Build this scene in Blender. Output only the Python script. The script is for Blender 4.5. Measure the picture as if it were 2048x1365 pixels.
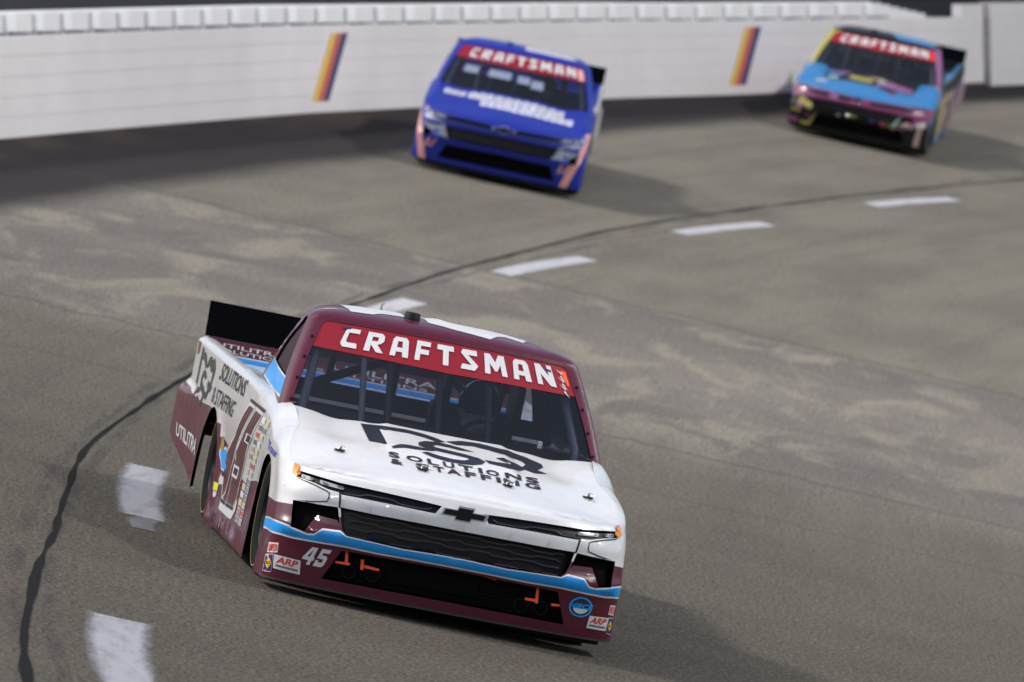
import bpy, bmesh, math, random
import numpy as np
from mathutils import Vector, Matrix
from mathutils.geometry import delaunay_2d_cdt
from mathutils.bvhtree import BVHTree

scene = bpy.context.scene
for o in list(bpy.data.objects): bpy.data.objects.remove(o)
col = scene.collection
R1 = 147.276                      # radius of the racing line through the first truck (turn centre at x = -R1)
BANK = math.radians(14)
TB = math.tan(BANK)

# ---------------------------------------------------------------- camera
def look_matrix(loc, yaw, pitch, roll):
    fw = Vector((math.cos(pitch)*math.cos(yaw), math.cos(pitch)*math.sin(yaw), math.sin(pitch)))
    rt = fw.cross(Vector((0, 0, 1))).normalized(); up = rt.cross(fw)
    c, s = math.cos(roll), math.sin(roll)
    rt, up = c*rt + s*up, -s*rt + c*up
    return Matrix(((rt.x, up.x, -fw.x, loc[0]), (rt.y, up.y, -fw.y, loc[1]), (rt.z, up.z, -fw.z, loc[2]), (0, 0, 0, 1)))
cd = bpy.data.cameras.new('camera'); cam = bpy.data.objects.new('camera', cd); col.objects.link(cam)
cam.matrix_world = look_matrix((0.56946, 38.99040, 3.45953), -1.60437775, -0.05294019, -0.02133455)
cd.sensor_width = 36; cd.lens = 241.586; cd.clip_start = .5; cd.clip_end = 6000
cd.dof.use_dof = True; cd.dof.focus_distance = 36.6; cd.dof.aperture_fstop = 4.6
scene.camera = cam

# ---------------------------------------------------------------- sky, sun, exposure
SUN_EL, SUN_AZ = math.radians(52), math.radians(-8)      # azimuth from +x (outside of the turn)
world = bpy.data.worlds.new('World'); scene.world = world; world.use_nodes = True
nt = world.node_tree; nt.nodes.clear()
sky = nt.nodes.new('ShaderNodeTexSky'); sky.sky_type = 'NISHITA'; sky.sun_disc = False
sky.sun_elevation = SUN_EL; sky.sun_rotation = math.radians(90) - SUN_AZ
sky.air_density = 1.0; sky.dust_density = 3.0; sky.ozone_density = 1.0
bg = nt.nodes.new('ShaderNodeBackground'); bg.inputs['Strength'].default_value = .10
wo = nt.nodes.new('ShaderNodeOutputWorld')
nt.links.new(sky.outputs[0], bg.inputs[0]); nt.links.new(bg.outputs[0], wo.inputs[0])
sl = bpy.data.lights.new('sun', 'SUN'); sl.energy = 2.0; sl.angle = math.radians(6); sl.color = (1.0, .95, .88)
sun = bpy.data.objects.new('sun', sl); col.objects.link(sun)
sd = Vector((math.cos(SUN_EL)*math.cos(SUN_AZ), math.cos(SUN_EL)*math.sin(SUN_AZ), math.sin(SUN_EL)))
sun.rotation_euler = sd.to_track_quat('Z', 'Y').to_euler(); sun.location = sd * 60
vs = scene.view_settings
vs.view_transform = 'Standard'; vs.look = 'None'; vs.exposure = 0.45; vs.gamma = 1; vs.use_curve_mapping = False
scene.render.engine = 'CYCLES'

# ---------------------------------------------------------------- materials
MATS = {}
def principled(name, color, rough=.5, metal=0., coat=0., spec=.5, emit=None, estr=0., bump=None, var=0., vscale=6.):
    if name in MATS: return MATS[name]
    m = bpy.data.materials.new(name); m.use_nodes = True; n = m.node_tree; b = n.nodes['Principled BSDF']
    b.inputs['Base Color'].default_value = (*color, 1); b.inputs['Roughness'].default_value = rough
    b.inputs['Metallic'].default_value = metal; b.inputs['Coat Weight'].default_value = coat
    b.inputs['Coat Roughness'].default_value = .04; b.inputs['Specular IOR Level'].default_value = spec
    if emit: b.inputs['Emission Color'].default_value = (*emit, 1); b.inputs['Emission Strength'].default_value = estr
    if var > 0:
        tc = n.nodes.new('ShaderNodeTexCoord'); nz = n.nodes.new('ShaderNodeTexNoise'); nz.inputs['Scale'].default_value = vscale
        nz.inputs['Detail'].default_value = 8; nz.inputs['Roughness'].default_value = .65
        n.links.new(tc.outputs['Object'], nz.inputs['Vector'])
        mr = n.nodes.new('ShaderNodeMapRange'); mr.inputs['From Min'].default_value = .3; mr.inputs['From Max'].default_value = .75
        mr.inputs['To Min'].default_value = 1 + var * .3; mr.inputs['To Max'].default_value = 1 - var
        n.links.new(nz.outputs['Fac'], mr.inputs['Value'])
        mx = n.nodes.new('ShaderNodeMix'); mx.data_type = 'RGBA'; mx.blend_type = 'MULTIPLY'; mx.inputs['Factor'].default_value = 1
        mx.inputs['A'].default_value = (*color, 1); n.links.new(mr.outputs['Result'], mx.inputs['B'])
        n.links.new(mx.outputs['Result'], b.inputs['Base Color'])
        m2 = n.nodes.new('ShaderNodeMapRange'); m2.inputs['To Min'].default_value = max(.02, rough - .08); m2.inputs['To Max'].default_value = rough + .16
        n.links.new(nz.outputs['Fac'], m2.inputs['Value']); n.links.new(m2.outputs['Result'], b.inputs['Roughness'])
    if bump:
        tc = n.nodes.new('ShaderNodeTexCoord'); nz = n.nodes.new('ShaderNodeTexNoise'); nz.inputs['Scale'].default_value = bump[0]; nz.inputs['Detail'].default_value = 4
        bp = n.nodes.new('ShaderNodeBump'); bp.inputs['Strength'].default_value = bump[1]; bp.inputs['Distance'].default_value = .01
        n.links.new(tc.outputs['Object'], nz.inputs['Vector']); n.links.new(nz.outputs['Fac'], bp.inputs['Height']); n.links.new(bp.outputs['Normal'], b.inputs['Normal'])
    MATS[name] = m
    return m
def paint(name, color, rough=.32, coat=.8):
    """wrapped / painted bodywork with race grime specks and scuffs"""
    if name in MATS: return MATS[name]
    m = principled(name, color, rough, coat=coat, var=.10, vscale=9)
    n = m.node_tree; b = n.nodes['Principled BSDF']
    src = b.inputs['Base Color'].links[0].from_socket
    tc = n.nodes.new('ShaderNodeTexCoord')
    vo = n.nodes.new('ShaderNodeTexVoronoi'); vo.inputs['Scale'].default_value = 15; vo.inputs['Randomness'].default_value = 1
    n.links.new(tc.outputs['Object'], vo.inputs['Vector'])
    sp = n.nodes.new('ShaderNodeMapRange'); sp.inputs['From Min'].default_value = .045; sp.inputs['From Max'].default_value = .075
    sp.inputs['To Min'].default_value = .75; sp.inputs['To Max'].default_value = 0
    n.links.new(vo.outputs['Distance'], sp.inputs['Value'])
    gate = n.nodes.new('ShaderNodeMapRange'); gate.inputs['From Min'].default_value = .70; gate.inputs['From Max'].default_value = .74
    sep = n.nodes.new('ShaderNodeSeparateColor'); n.links.new(vo.outputs['Color'], sep.inputs[0]); n.links.new(sep.outputs[0], gate.inputs['Value'])
    ml = n.nodes.new('ShaderNodeMath'); ml.operation = 'MULTIPLY'; n.links.new(sp.outputs['Result'], ml.inputs[0]); n.links.new(gate.outputs['Result'], ml.inputs[1])
    mx = n.nodes.new('ShaderNodeMix'); mx.data_type = 'RGBA'; n.links.new(ml.outputs[0], mx.inputs['Factor']); n.links.new(src, mx.inputs['A'])
    mx.inputs['B'].default_value = (.03, .028, .026, 1)
    n.links.new(mx.outputs['Result'], b.inputs['Base Color'])
    return m
def glass(name, tint, gloss=1.0):
    if name in MATS: return MATS[name]
    m = bpy.data.materials.new(name); m.use_nodes = True; n = m.node_tree; n.nodes.clear()
    out = n.nodes.new('ShaderNodeOutputMaterial'); tr = n.nodes.new('ShaderNodeBsdfTransparent'); tr.inputs[0].default_value = (*tint, 1)
    gl = n.nodes.new('ShaderNodeBsdfGlossy'); gl.inputs['Roughness'].default_value = .03
    df = n.nodes.new('ShaderNodeBsdfDiffuse'); df.inputs[0].default_value = (.35, .38, .45, 1)
    fr = n.nodes.new('ShaderNodeFresnel'); fr.inputs[0].default_value = 1.45
    mx = n.nodes.new('ShaderNodeMixShader'); n.links.new(fr.outputs[0], mx.inputs[0]); n.links.new(tr.outputs[0], mx.inputs[1]); n.links.new(gl.outputs[0], mx.inputs[2])
    m2 = n.nodes.new('ShaderNodeMixShader'); m2.inputs[0].default_value = .028     # dust film
    n.links.new(mx.outputs[0], m2.inputs[1]); n.links.new(df.outputs[0], m2.inputs[2]); n.links.new(m2.outputs[0], out.inputs[0])
    MATS[name] = m
    return m

# ---------------------------------------------------------------- mesh helpers
def tag(o, label=None, cat=None, group=None, kind=None):
    if label: o['label'] = label
    if cat: o['category'] = cat
    if group: o['group'] = group
    if kind: o['kind'] = kind
    return o
def empty(name, mat=None):
    o = bpy.data.objects.new(name, None); col.objects.link(o); o.empty_display_size = .3
    if mat is not None: o.matrix_world = mat
    return o
def mesh_obj(name, verts, faces, mats, parent=None, midx=None, smooth=False, normals=None):
    me = bpy.data.meshes.new(name)
    me.from_pydata([tuple(map(float, v)) for v in verts], [], [tuple(int(i) for i in f) for f in faces])
    if not isinstance(mats, (list, tuple)): mats = [mats]
    for m in mats: me.materials.append(m)
    if midx is not None: me.polygons.foreach_set('material_index', np.asarray(midx, dtype=np.int32))
    if smooth or normals is not None: me.polygons.foreach_set('use_smooth', np.ones(len(me.polygons), dtype=bool))
    if normals is not None: me.normals_split_custom_set_from_vertices([tuple(map(float, n)) for n in normals])
    me.update()
    o = bpy.data.objects.new(name, me); col.objects.link(o)
    if parent is not None: o.parent = parent
    return o
class MB:
    """collects boxes, tubes and lathes into one mesh"""
    def __init__(self): self.v = []; self.f = []
    def add(self, v, f):
        b = len(self.v); self.v += [tuple(p) for p in v]; self.f += [tuple(i + b for i in g) for g in f]; return self
    def box(self, c, s, rot=None):
        x, y, z = s[0]/2, s[1]/2, s[2]/2
        P = [Vector(p) for p in ((-x,-y,-z),(x,-y,-z),(x,y,-z),(-x,y,-z),(-x,-y,z),(x,-y,z),(x,y,z),(-x,y,z))]
        if rot: P = [rot @ p for p in P]
        return self.add([p + Vector(c) for p in P], [(0,3,2,1),(4,5,6,7),(0,1,5,4),(1,2,6,5),(2,3,7,6),(3,0,4,7)])
    def hexa(self, P): return self.add(P, [(0,3,2,1),(4,5,6,7),(0,1,5,4),(1,2,6,5),(2,3,7,6),(3,0,4,7)])
    def tube(self, pts, r, n=8, cap=True):
        pts = [Vector(p) for p in pts]; rs = r if isinstance(r, (list, tuple)) else [r]*len(pts)
        b = len(self.v); up = None
        for i, p in enumerate(pts):
            t = (pts[min(i+1, len(pts)-1)] - pts[max(i-1, 0)]).normalized()
            if up is None: up = t.orthogonal().normalized()
            up = (up - t * up.dot(t)).normalized(); s = t.cross(up)
            for k in range(n):
                a = 2*math.pi*k/n; self.v.append(tuple(p + (up*math.cos(a) + s*math.sin(a)) * rs[i]))
        for i in range(len(pts)-1):
            for k in range(n): self.f.append((b+i*n+k, b+i*n+(k+1)%n, b+(i+1)*n+(k+1)%n, b+(i+1)*n+k))
        if cap: self.f.append(tuple(b+k for k in range(n))[::-1]); self.f.append(tuple(b+(len(pts)-1)*n+k for k in range(n)))
        return self
    def lathe(self, prof, c, axis='x', n=36):
        """prof: (radius, offset along axis)"""
        b = len(self.v); c = Vector(c)
        for (r, h) in prof:
            for k in range(n):
                a = 2*math.pi*k/n; u, w = r*math.cos(a), r*math.sin(a)
                self.v.append(tuple(c + (Vector((h, u, w)) if axis == 'x' else Vector((u, w, h)) if axis == 'z' else Vector((u, h, w)))))
        for i in range(len(prof)-1):
            for k in range(n): self.f.append((b+i*n+k, b+i*n+(k+1)%n, b+(i+1)*n+(k+1)%n, b+(i+1)*n+k))
        return self
    def build(self, name, mat, parent=None, smooth=False, bevel=0):
        o = mesh_obj(name, self.v, self.f, mat, parent, smooth=smooth)
        if bevel:
            bm = bmesh.new(); bm.from_mesh(o.data)
            bmesh.ops.bevel(bm, geom=list(bm.edges), offset=bevel, segments=2, affect='EDGES', profile=.6, clamp_overlap=True)
            bm.to_mesh(o.data); bm.free()
        if smooth:
            try: o.data.shade_auto_smooth = True
            except Exception: pass
        return o
def in_poly(px, py, poly):
    poly = np.asarray(poly, float); x1, y1 = poly[:, 0], poly[:, 1]; x2, y2 = np.roll(x1, -1), np.roll(y1, -1)
    inside = np.zeros(len(px), bool)
    for a, b, c, d in zip(x1, y1, x2, y2):
        if b == d: continue
        hit = ((b > py) != (d > py)) & (px < (c - a) * (py - b) / (d - b) + a)
        inside ^= hit
    return inside
def resample(loop, step, closed=True):
    out = []; m = len(loop)
    for i in range(m if closed else m - 1):
        a = np.array(loop[i], float); b = np.array(loop[(i+1) % m], float); k = max(1, int(np.ceil(np.abs((b - a) / step).max() - 1e-6)))
        for j in range(k): out.append(tuple(a + (b - a) * j / k))
    if not closed: out.append(tuple(loop[-1]))
    return out
def cdt(outer, polys, step, extra=(), mind=.38):
    """triangulate the inside of outer with polys as crisp inner boundaries; returns points, triangles"""
    sx, sy = step; st = np.array([sx, sy])
    outer_r = resample(outer, st)
    loops = [outer_r] + [resample(p, st) for p in polys]
    V = []; E = []
    for L in loops:
        b = len(V); V += L; E += [(b + i, b + (i + 1) % len(L)) for i in range(len(L))]
    o = np.array(outer, float); lo, hi = o.min(0), o.max(0)
    gx, gy = np.meshgrid(np.arange(lo[0] + sx/2, hi[0], sx), np.arange(lo[1] + sy/2, hi[1], sy))
    gx = gx + (np.arange(gx.shape[0]) % 2)[:, None] * sx * .5
    G = np.stack([gx.ravel(), gy.ravel()], 1)
    if len(extra): G = np.concatenate([G, np.asarray(extra, float)])
    G = G[in_poly(G[:, 0], G[:, 1], outer)]
    C = np.array(V)
    keep = np.ones(len(G), bool)
    for i in range(0, len(C), 200):
        dd = np.abs((G[:, None, :] - C[None, i:i+200, :]) / st).max(2).min(1); keep &= dd > mind
    G = G[keep]
    pts = [Vector(p) for p in V] + [Vector(p) for p in G.tolist()]
    ov, oe, of, *_ = delaunay_2d_cdt(pts, E, [], 0, 1e-6, False)
    P = np.array([(v.x, v.y) for v in ov]); T = np.array([f for f in of if len(f) == 3])
    c = P[T].mean(1)
    T = T[in_poly(c[:, 0], c[:, 1], outer)]
    return P, T
# ---------------------------------------------------------------- measured outlines of the first truck's artwork and openings (metres)
F = {
'slot': [(0.913,0.7183),(0.8272,0.7154),(0.7519,0.7113),(0.7129,0.7087),(0.6748,0.7059),(0.5624,0.7056),(0.4519,0.7043),(0.3634,0.7023),(0.2744,0.6999),(0.1954,0.6961),(0.1157,0.6922),(0.1338,0.6699),(0.1519,0.6474),(0.2853,0.6491),(0.418,0.6504),(0.5488,0.6496),(0.681,0.6479),(0.6884,0.6522),(0.6957,0.6565),(0.724,0.6579),(0.7525,0.6593),(0.7935,0.6682),(0.8356,0.6767),(0.8834,0.6812),(0.9362,0.6851),(0.9246,0.7017)],
'amber': [(0.9631,0.7418),(0.9162,0.74),(0.9239,0.6971),(0.9427,0.6826),(0.9745,0.6935)],
'gap': [(0.6934,0.6545),(0.6812,0.6471),(0.7001,0.5861),(0.6961,0.5741),(0.7136,0.576),(0.7119,0.5865)],
'grille_half': [(0.701,0.5809),(0.6051,0.5803),(0.5097,0.5793),(0.4068,0.5799),(0.3037,0.5803),(0.1856,0.5804),(0.0671,0.5803),(0.0314,0.5798),(0.0043,0.5793),(0.0087,0.4362),(0.0165,0.4369),(0.0416,0.4377),(0.1843,0.4341),(0.3266,0.4304),(0.4015,0.4326),(0.4762,0.4347),(0.574,0.4372),(0.6716,0.4396),(0.686,0.4556),(0.6992,0.4712),(0.7021,0.4939),(0.7042,0.5166)],
'vent': [(1.0038,0.5638),(0.9174,0.568),(0.8381,0.5711),(0.7766,0.5747),(0.7163,0.5781),(0.7167,0.5336),(0.7144,0.4892),(0.7202,0.4997),(0.7259,0.5103),(0.7876,0.5121),(0.85,0.5137),(0.8945,0.4658),(0.9354,0.418),(0.9807,0.4214),(1.0281,0.4243),(1.0193,0.4938)],
'stripe_top': [(1.6098,0.4044),(1.3794,0.4233),(1.1709,0.439),(1.0944,0.4365),(1.0421,0.4319),(1.0218,0.4276),(1.0022,0.4232),(0.958,0.4167),(0.915,0.4099),(0.893,0.4127),(0.8712,0.4154),(0.8466,0.4348),(0.8208,0.4535),(0.7653,0.4572),(0.7101,0.4608),(0.6929,0.4514),(0.6748,0.4416),(0.5759,0.4403),(0.4768,0.4386),(0.4021,0.4359),(0.3271,0.4331),(0.1848,0.4368),(0.0423,0.4403),(0.0187,0.4395),(0.0049,0.4386)],
'stripe_bot': [(1.5082,0.3467),(1.3866,0.3537),(1.2411,0.3626),(1.0841,0.3661),(1.0039,0.3626),(0.919,0.3657),(0.8367,0.3681),(0.7603,0.3712),(0.6843,0.3741),(0.5732,0.3731),(0.4619,0.3718),(0.2436,0.3757),(0.0244,0.379),(0.0118,0.379),(0.0008,0.379)],
'lower_half': [(0.0041,0.365),(0.2319,0.3619),(0.4588,0.3582),(0.5526,0.3571),(0.6462,0.3557),(0.6664,0.3548),(0.6866,0.354),(0.7342,0.2687),(0.7789,0.1835),(0.5924,0.1853),(0.4055,0.1862),(0.2085,0.1874),(0.0106,0.1883)],
'white_line': [(1.6257,0.4938),(1.1526,0.531),(1.0062,0.5409),(0.8423,0.5428),(0.7096,0.5285),(0.5107,0.5245),(0.0053,0.5195)],
'side_white': [(5.1304,0.7413),(5.0055,0.7177),(4.5898,0.6985),(4.1628,0.7154)],
'side_white2': [(3.6031,0.6636),(3.5056,0.6677),(3.4465,0.595),(3.1491,0.5755),(2.8485,0.5653),(2.2383,0.4639),(1.8631,0.4944),(1.4133,0.5347)],
'ctrim': [(-0.882,0.6799),(-0.8027,0.667),(-0.7331,0.6494),(-0.7163,0.6415),(-0.7152,0.6179),(-0.7211,0.5956),(-0.7911,0.5782),(-0.8689,0.5658)],
'lamp_small': [(0.9058,0.7097),(0.8755,0.7089),(0.8471,0.7079),(0.8371,0.7052),(0.8273,0.7025),(0.8339,0.6968),(0.8405,0.6912),(0.8621,0.6899),(0.8844,0.6885),(0.8988,0.6916),(0.9138,0.6945),(0.9098,0.7021)],
'lamp_large': [(0.7845,0.7041),(0.7517,0.7018),(0.7196,0.6993),(0.6894,0.6972),(0.6595,0.695),(0.6567,0.6905),(0.6538,0.6859),(0.6597,0.6822),(0.6656,0.6785),(0.6963,0.6794),(0.7274,0.6802),(0.7568,0.682),(0.7868,0.6837),(0.7909,0.6872),(0.795,0.6908),(0.7898,0.6975)],
'num45': [(-0.7819,0.3403),(-0.6453,0.346),(-0.6582,0.2433),(-0.7971,0.2421)],
'simpson': [(-0.9684,0.3112),(-0.9198,0.3239),(-0.915,0.2706),(-0.9699,0.2557)],
'sunoco': [(-0.9704,0.2435),(-0.933,0.2592),(-0.9263,0.159),(-0.9731,0.1523)],
'arp': [(-0.9302,0.2583),(-0.7929,0.2552),(-0.7826,0.1793),(-0.9223,0.1834)],
'arp2': [(0.8025,0.2561),(0.9158,0.2569),(0.9126,0.1836),(0.7978,0.1873)],
'simpson2': [(0.9084,0.329),(0.9432,0.328),(0.9425,0.2712),(0.9076,0.2751)],
'sunoco2': [(0.915,0.26),(0.946,0.2586),(0.952,0.1639),(0.9194,0.1715)],
'niece': [(0.6724,0.3492),(0.7876,0.3511),(0.8089,0.2393),(0.6935,0.2376)],
'strap0': [(-0.5699,0.3568),(-0.5562,0.3567),(-0.5459,0.293),(-0.5623,0.2926)],
'strap1': [(-0.6141,0.291),(-0.5354,0.295),(-0.5353,0.2813),(-0.612,0.2805)],
'strap2': [(-0.4796,0.3248),(-0.4632,0.3252),(-0.4564,0.2717),(-0.4728,0.2713)],
'strap3': [(-0.4565,0.2991),(-0.3728,0.2931),(-0.3731,0.2807),(-0.4533,0.2832)],
'strap4': [(0.1652,0.3706),(0.2158,0.3664),(0.2578,0.3634),(0.2582,0.3484),(0.2126,0.3549),(0.1647,0.3595)],
'strap5': [(0.4838,0.3541),(0.4963,0.3537),(0.5066,0.2705),(0.49,0.2701)],
'strap6': [(0.4334,0.2896),(0.491,0.2923),(0.4916,0.2759),(0.4335,0.2759)],
'strap7': [(0.5785,0.2841),(0.6576,0.2908),(0.6571,0.2797),(0.5813,0.2709)],
'screen': [(-0.3218,0.3192),(0.1771,0.3262),(0.1758,0.2381),(-0.3191,0.232)],
'emblem': [(-0.1316,0.6469),(-0.1033,0.6943),(0.1503,0.6935),(0.1329,0.6455)],
'logo_m1': [(-0.4742,1.2798),(-0.444,1.2841),(-0.4132,1.2921),(-0.3672,1.28),(-0.3251,1.2395),(-0.273,1.2485),(-0.2209,1.2577),(-0.1765,1.2463),(-0.132,1.2349),(-0.0999,1.2136),(-0.0679,1.1926),(-0.0402,1.1615),(-0.0125,1.1308),(-0.0365,1.1124),(-0.0604,1.0942),(-0.0949,1.1195),(-0.1293,1.145),(-0.1732,1.161),(-0.2172,1.177),(-0.2688,1.1713),(-0.3204,1.1658),(-0.35,1.1731),(-0.3759,1.2078),(-0.3683,1.0423),(-0.3612,0.8753),(-0.4071,0.9083),(-0.4574,0.9081),(-0.4659,1.0923)],
'logo_m2': [(-0.3419,0.8181),(-0.3166,0.8442),(-0.2895,0.8826),(-0.2664,0.89),(-0.2431,0.8977),(-0.2152,0.8955),(-0.1873,0.8935),(-0.1593,0.8916),(-0.1313,0.8898),(-0.1096,0.8812),(-0.0879,0.8725),(-0.1118,0.859),(-0.1356,0.8457),(-0.1702,0.8366),(-0.2046,0.8285),(-0.2386,0.8251),(-0.2725,0.8221),(-0.3052,0.7977),(-0.3372,0.7776),(-0.3397,0.7969)],
'logo_s': [(0.1428,1.0262),(0.1049,1.0438),(0.0669,1.0616),(0.0341,1.0745),(0.0014,1.0875),(-0.0324,1.0909),(-0.0661,1.0943),(-0.1016,1.0785),(-0.1372,1.0628),(-0.1571,1.0321),(-0.177,1.0012),(-0.1793,0.9654),(-0.1816,0.9295),(-0.1564,0.9097),(-0.1313,0.8898),(-0.0925,0.8827),(-0.0537,0.876),(-0.0149,0.8695),(0.0241,0.8635),(0.0549,0.8559),(0.0858,0.8487),(0.0879,0.8353),(0.0901,0.8231),(0.076,0.8051),(0.0622,0.7884),(0.0277,0.7801),(-0.0068,0.7724),(-0.051,0.7819),(-0.0952,0.7922),(-0.1194,0.8058),(-0.1435,0.8204),(-0.1611,0.8048),(-0.1785,0.7903),(-0.15,0.7667),(-0.1213,0.7441),(-0.083,0.7314),(-0.0446,0.719),(-0.0052,0.7195),(0.0343,0.7206),(0.0688,0.7299),(0.1034,0.7395),(0.1322,0.7614),(0.1613,0.7843),(0.1727,0.8115),(0.1848,0.843),(0.1684,0.87),(0.152,0.8975),(0.1139,0.9123),(0.0759,0.9276),(0.0315,0.9359),(-0.0129,0.9446),(-0.0462,0.9507),(-0.0795,0.957),(-0.0898,0.9674),(-0.1001,0.9778),(-0.0854,1.0006),(-0.0707,1.0232),(-0.0381,1.0212),(-0.0054,1.0192),(0.0278,1.0109),(0.0609,1.0027),(0.1018,1.0144)],
'logo_q': [(-0.0086,1.1474),(0.0378,1.1903),(0.0844,1.2342),(0.1372,1.2482),(0.1901,1.2622),(0.251,1.2446),(0.312,1.2275),(0.3888,1.2688),(0.4538,1.233),(0.4964,1.199),(0.5405,1.1752),(0.5441,1.1438),(0.5476,1.113),(0.5237,1.0562),(0.4996,0.9982),(0.5278,0.9901),(0.5562,0.9831),(0.5149,0.9395),(0.4752,0.9059),(0.4481,0.9195),(0.4212,0.9346),(0.4036,0.9049),(0.3861,0.8747),(0.3219,0.8128),(0.2689,0.8215),(0.2351,0.8241),(0.2014,0.8271),(0.193,0.8562),(0.185,0.888),(0.2191,0.8886),(0.2533,0.8896),(0.2888,0.9028),(0.3243,0.9162),(0.2911,0.9511),(0.258,0.987),(0.2831,1.009),(0.3082,1.0308),(0.3355,0.9925),(0.3718,1.0128),(0.3924,1.0055),(0.4103,0.9814),(0.4247,1.0194),(0.4392,1.0573),(0.4326,1.0811),(0.426,1.1052),(0.3905,1.1367),(0.3451,1.1047),(0.2888,1.1163),(0.2344,1.141),(0.1899,1.1515),(0.1454,1.1623),(0.0975,1.1389),(0.0496,1.1156),(0.0205,1.1314)],
'solutions': [(-0.3575,0.7336),(0.4765,0.8105),(0.4767,0.6749),(-0.3656,0.654)],
'row1': [[(-0.3703,0.7305),(-0.3108,0.7093),(-0.3083,0.6241),(-0.3696,0.6316)],[(-0.2742,0.7074),(-0.1827,0.7045),(-0.1813,0.6135),(-0.2721,0.6204)],[(-0.157,0.704),(-0.0945,0.7038),(-0.0936,0.6108),(-0.1558,0.6123)],[(-0.0687,0.704),(-0.0059,0.7054),(-0.0052,0.6125),(-0.0679,0.6108)],[(0.0163,0.7061),(0.1017,0.7103),(0.1026,0.6205),(0.017,0.6136)],[(0.13,0.7121),(0.1517,0.7137),(0.1528,0.6262),(0.1311,0.6236)],[(0.1726,0.7153),(0.2474,0.7219),(0.2491,0.6392),(0.1738,0.6288)],[(0.2812,0.7253),(0.3764,0.767),(0.3745,0.6633),(0.2831,0.6443)],[(0.4041,0.7786),(0.4805,0.7931),(0.478,0.6869),(0.4014,0.67)]],
'row2': [[(-0.3698,0.6032),(-0.3014,0.5948),(-0.3018,0.489),(-0.3696,0.5007)],[(-0.2326,0.5886),(-0.1526,0.5844),(-0.1542,0.4734),(-0.2337,0.48)],[(-0.1343,0.584),(-0.072,0.584),(-0.0741,0.4713),(-0.1361,0.4725)],[(-0.061,0.5842),(0.0204,0.5884),(0.0179,0.4749),(-0.0631,0.4714)],[(0.0427,0.5902),(0.1061,0.5971),(0.1034,0.4838),(0.0401,0.4767)],[(0.1324,0.6005),(0.1926,0.6098),(0.1899,0.4982),(0.1297,0.4876)],[(0.2213,0.6149),(0.2456,0.6193),(0.243,0.5094),(0.2187,0.504)],[(0.2646,0.623),(0.352,0.6404),(0.35,0.5363),(0.262,0.5137)],[(0.3865,0.6493),(0.4748,0.6705),(0.4734,0.5721),(0.3846,0.546)]],
'pins': [(-0.6397,0.6335),(-0.1975,0.4629),(0.279,0.486),(0.7533,0.6693)],
'crease': [(-0.2953,1.1708),(-0.2921,0.4824),(0.4324,1.0703)],
'roof1': [(-0.5066,2.4391),(-0.3353,2.5215),(-0.1832,2.4704),(-0.2197,2.2139),(-0.3632,2.2049),(-0.5092,2.1731),(-0.5096,2.2925)],
'roof2': [(0.4003,2.6539),(0.4884,2.4173),(0.4562,2.2539),(0.3659,2.3245),(0.28,2.4262),(0.2513,2.1575),(0.2493,2.0711),(0.1233,2.0905),(-0.0005,2.1254),(-0.0585,2.1578),(-0.1148,2.2029),(-0.0582,2.6596)],
'puck': [(-0.1882,2.1643)],
'roof_sig': [(1.0176,1.0469),(1.9066,1.1365),(1.0499,1.1563),(0.8243,1.0186)],
'glass': [(0.7647,0.971),(0.7703,0.066)],
'glassR': [(0.7888,0.9957),(0.7935,0.1045)],
'banner_bot': [(0.7556,0.7139),(0.0124,0.6874),(0.7855,0.7044)],
'craftsman': [(0.6504,0.9455),(0.6927,0.9681),(0.702,0.7658),(0.6365,0.7546)],
'zig': [(0.7217,0.9628),(0.7855,0.9499),(0.7731,0.7389),(0.7195,0.7764)],
'sidewin': [(0.8848,1.026),(0.8181,0.9868),(0.8284,0.3317),(2.087,0.3767)],
'sideblue': [(2.0741,0.3529),(0.8286,0.3155),(0.8394,0.1297),(2.0975,0.1657)],
'cabedge': [(1.9285,0.8877),(2.1216,0.7007),(2.1979,0.453),(2.1512,0.2338)],
'utilitra': [(5.2748,0.5061),(4.344,0.4893),(4.3302,0.3924),(5.2105,0.4303)],
'solside': [(3.8211,1.0002),(2.6388,0.9947),(2.6959,0.8946),(3.9419,0.8937)],
'staffside': [(4.067,0.841),(2.922,0.846),(3.0429,0.7439),(4.0602,0.7445)],
'msqside': [(4.9796,1.0111),(4.2247,1.0338),(4.2449,0.6735),(4.8328,0.6403)],
'taillight': [(5.226,1.015),(5.2183,0.9504)],
'bluesq': [(3.4334,0.4901),(3.2622,0.4685),(3.2805,0.3761),(3.4512,0.4013)],
'blueslv': [(3.6251,0.6586),(3.6987,0.5692),(3.6784,0.4636),(3.614,0.4613),(3.5946,0.5229),(3.5444,0.5924)],
'yellow': [(3.7393,0.3314),(3.4879,0.3346),(3.4989,0.2914),(3.7042,0.2839)],
'exh': [(3.6187,0.1485),(3.436,0.1405),(3.4205,0.128),(3.5801,0.1407),(3.452,0.1381),(3.2266,0.1093)],
'numbox': [(2.3234,0.9207),(1.6045,0.9143),(2.2645,0.2287),(2.9942,0.2179)],
'your': [(1.0857,0.7927),(0.5528,0.7545),(0.6537,0.7263),(1.0547,0.741)],
'cont': [(1.3217,0.9383),(1.7854,0.6534),(1.9317,0.5316),(1.9915,0.342)],
'num_l': [(2.3176,0.8798),(2.1027,0.8803),(2.3165,0.7794),(2.5783,0.6608),(2.7344,0.5812),(2.8103,0.4852),(2.8209,0.4091),(2.8593,0.3376),(2.9456,0.2912),(3.0278,0.3437),(3.0713,0.3924),(3.1643,0.4516),(3.118,0.5463),(2.775,0.6577),(2.4962,0.8041)],
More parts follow.
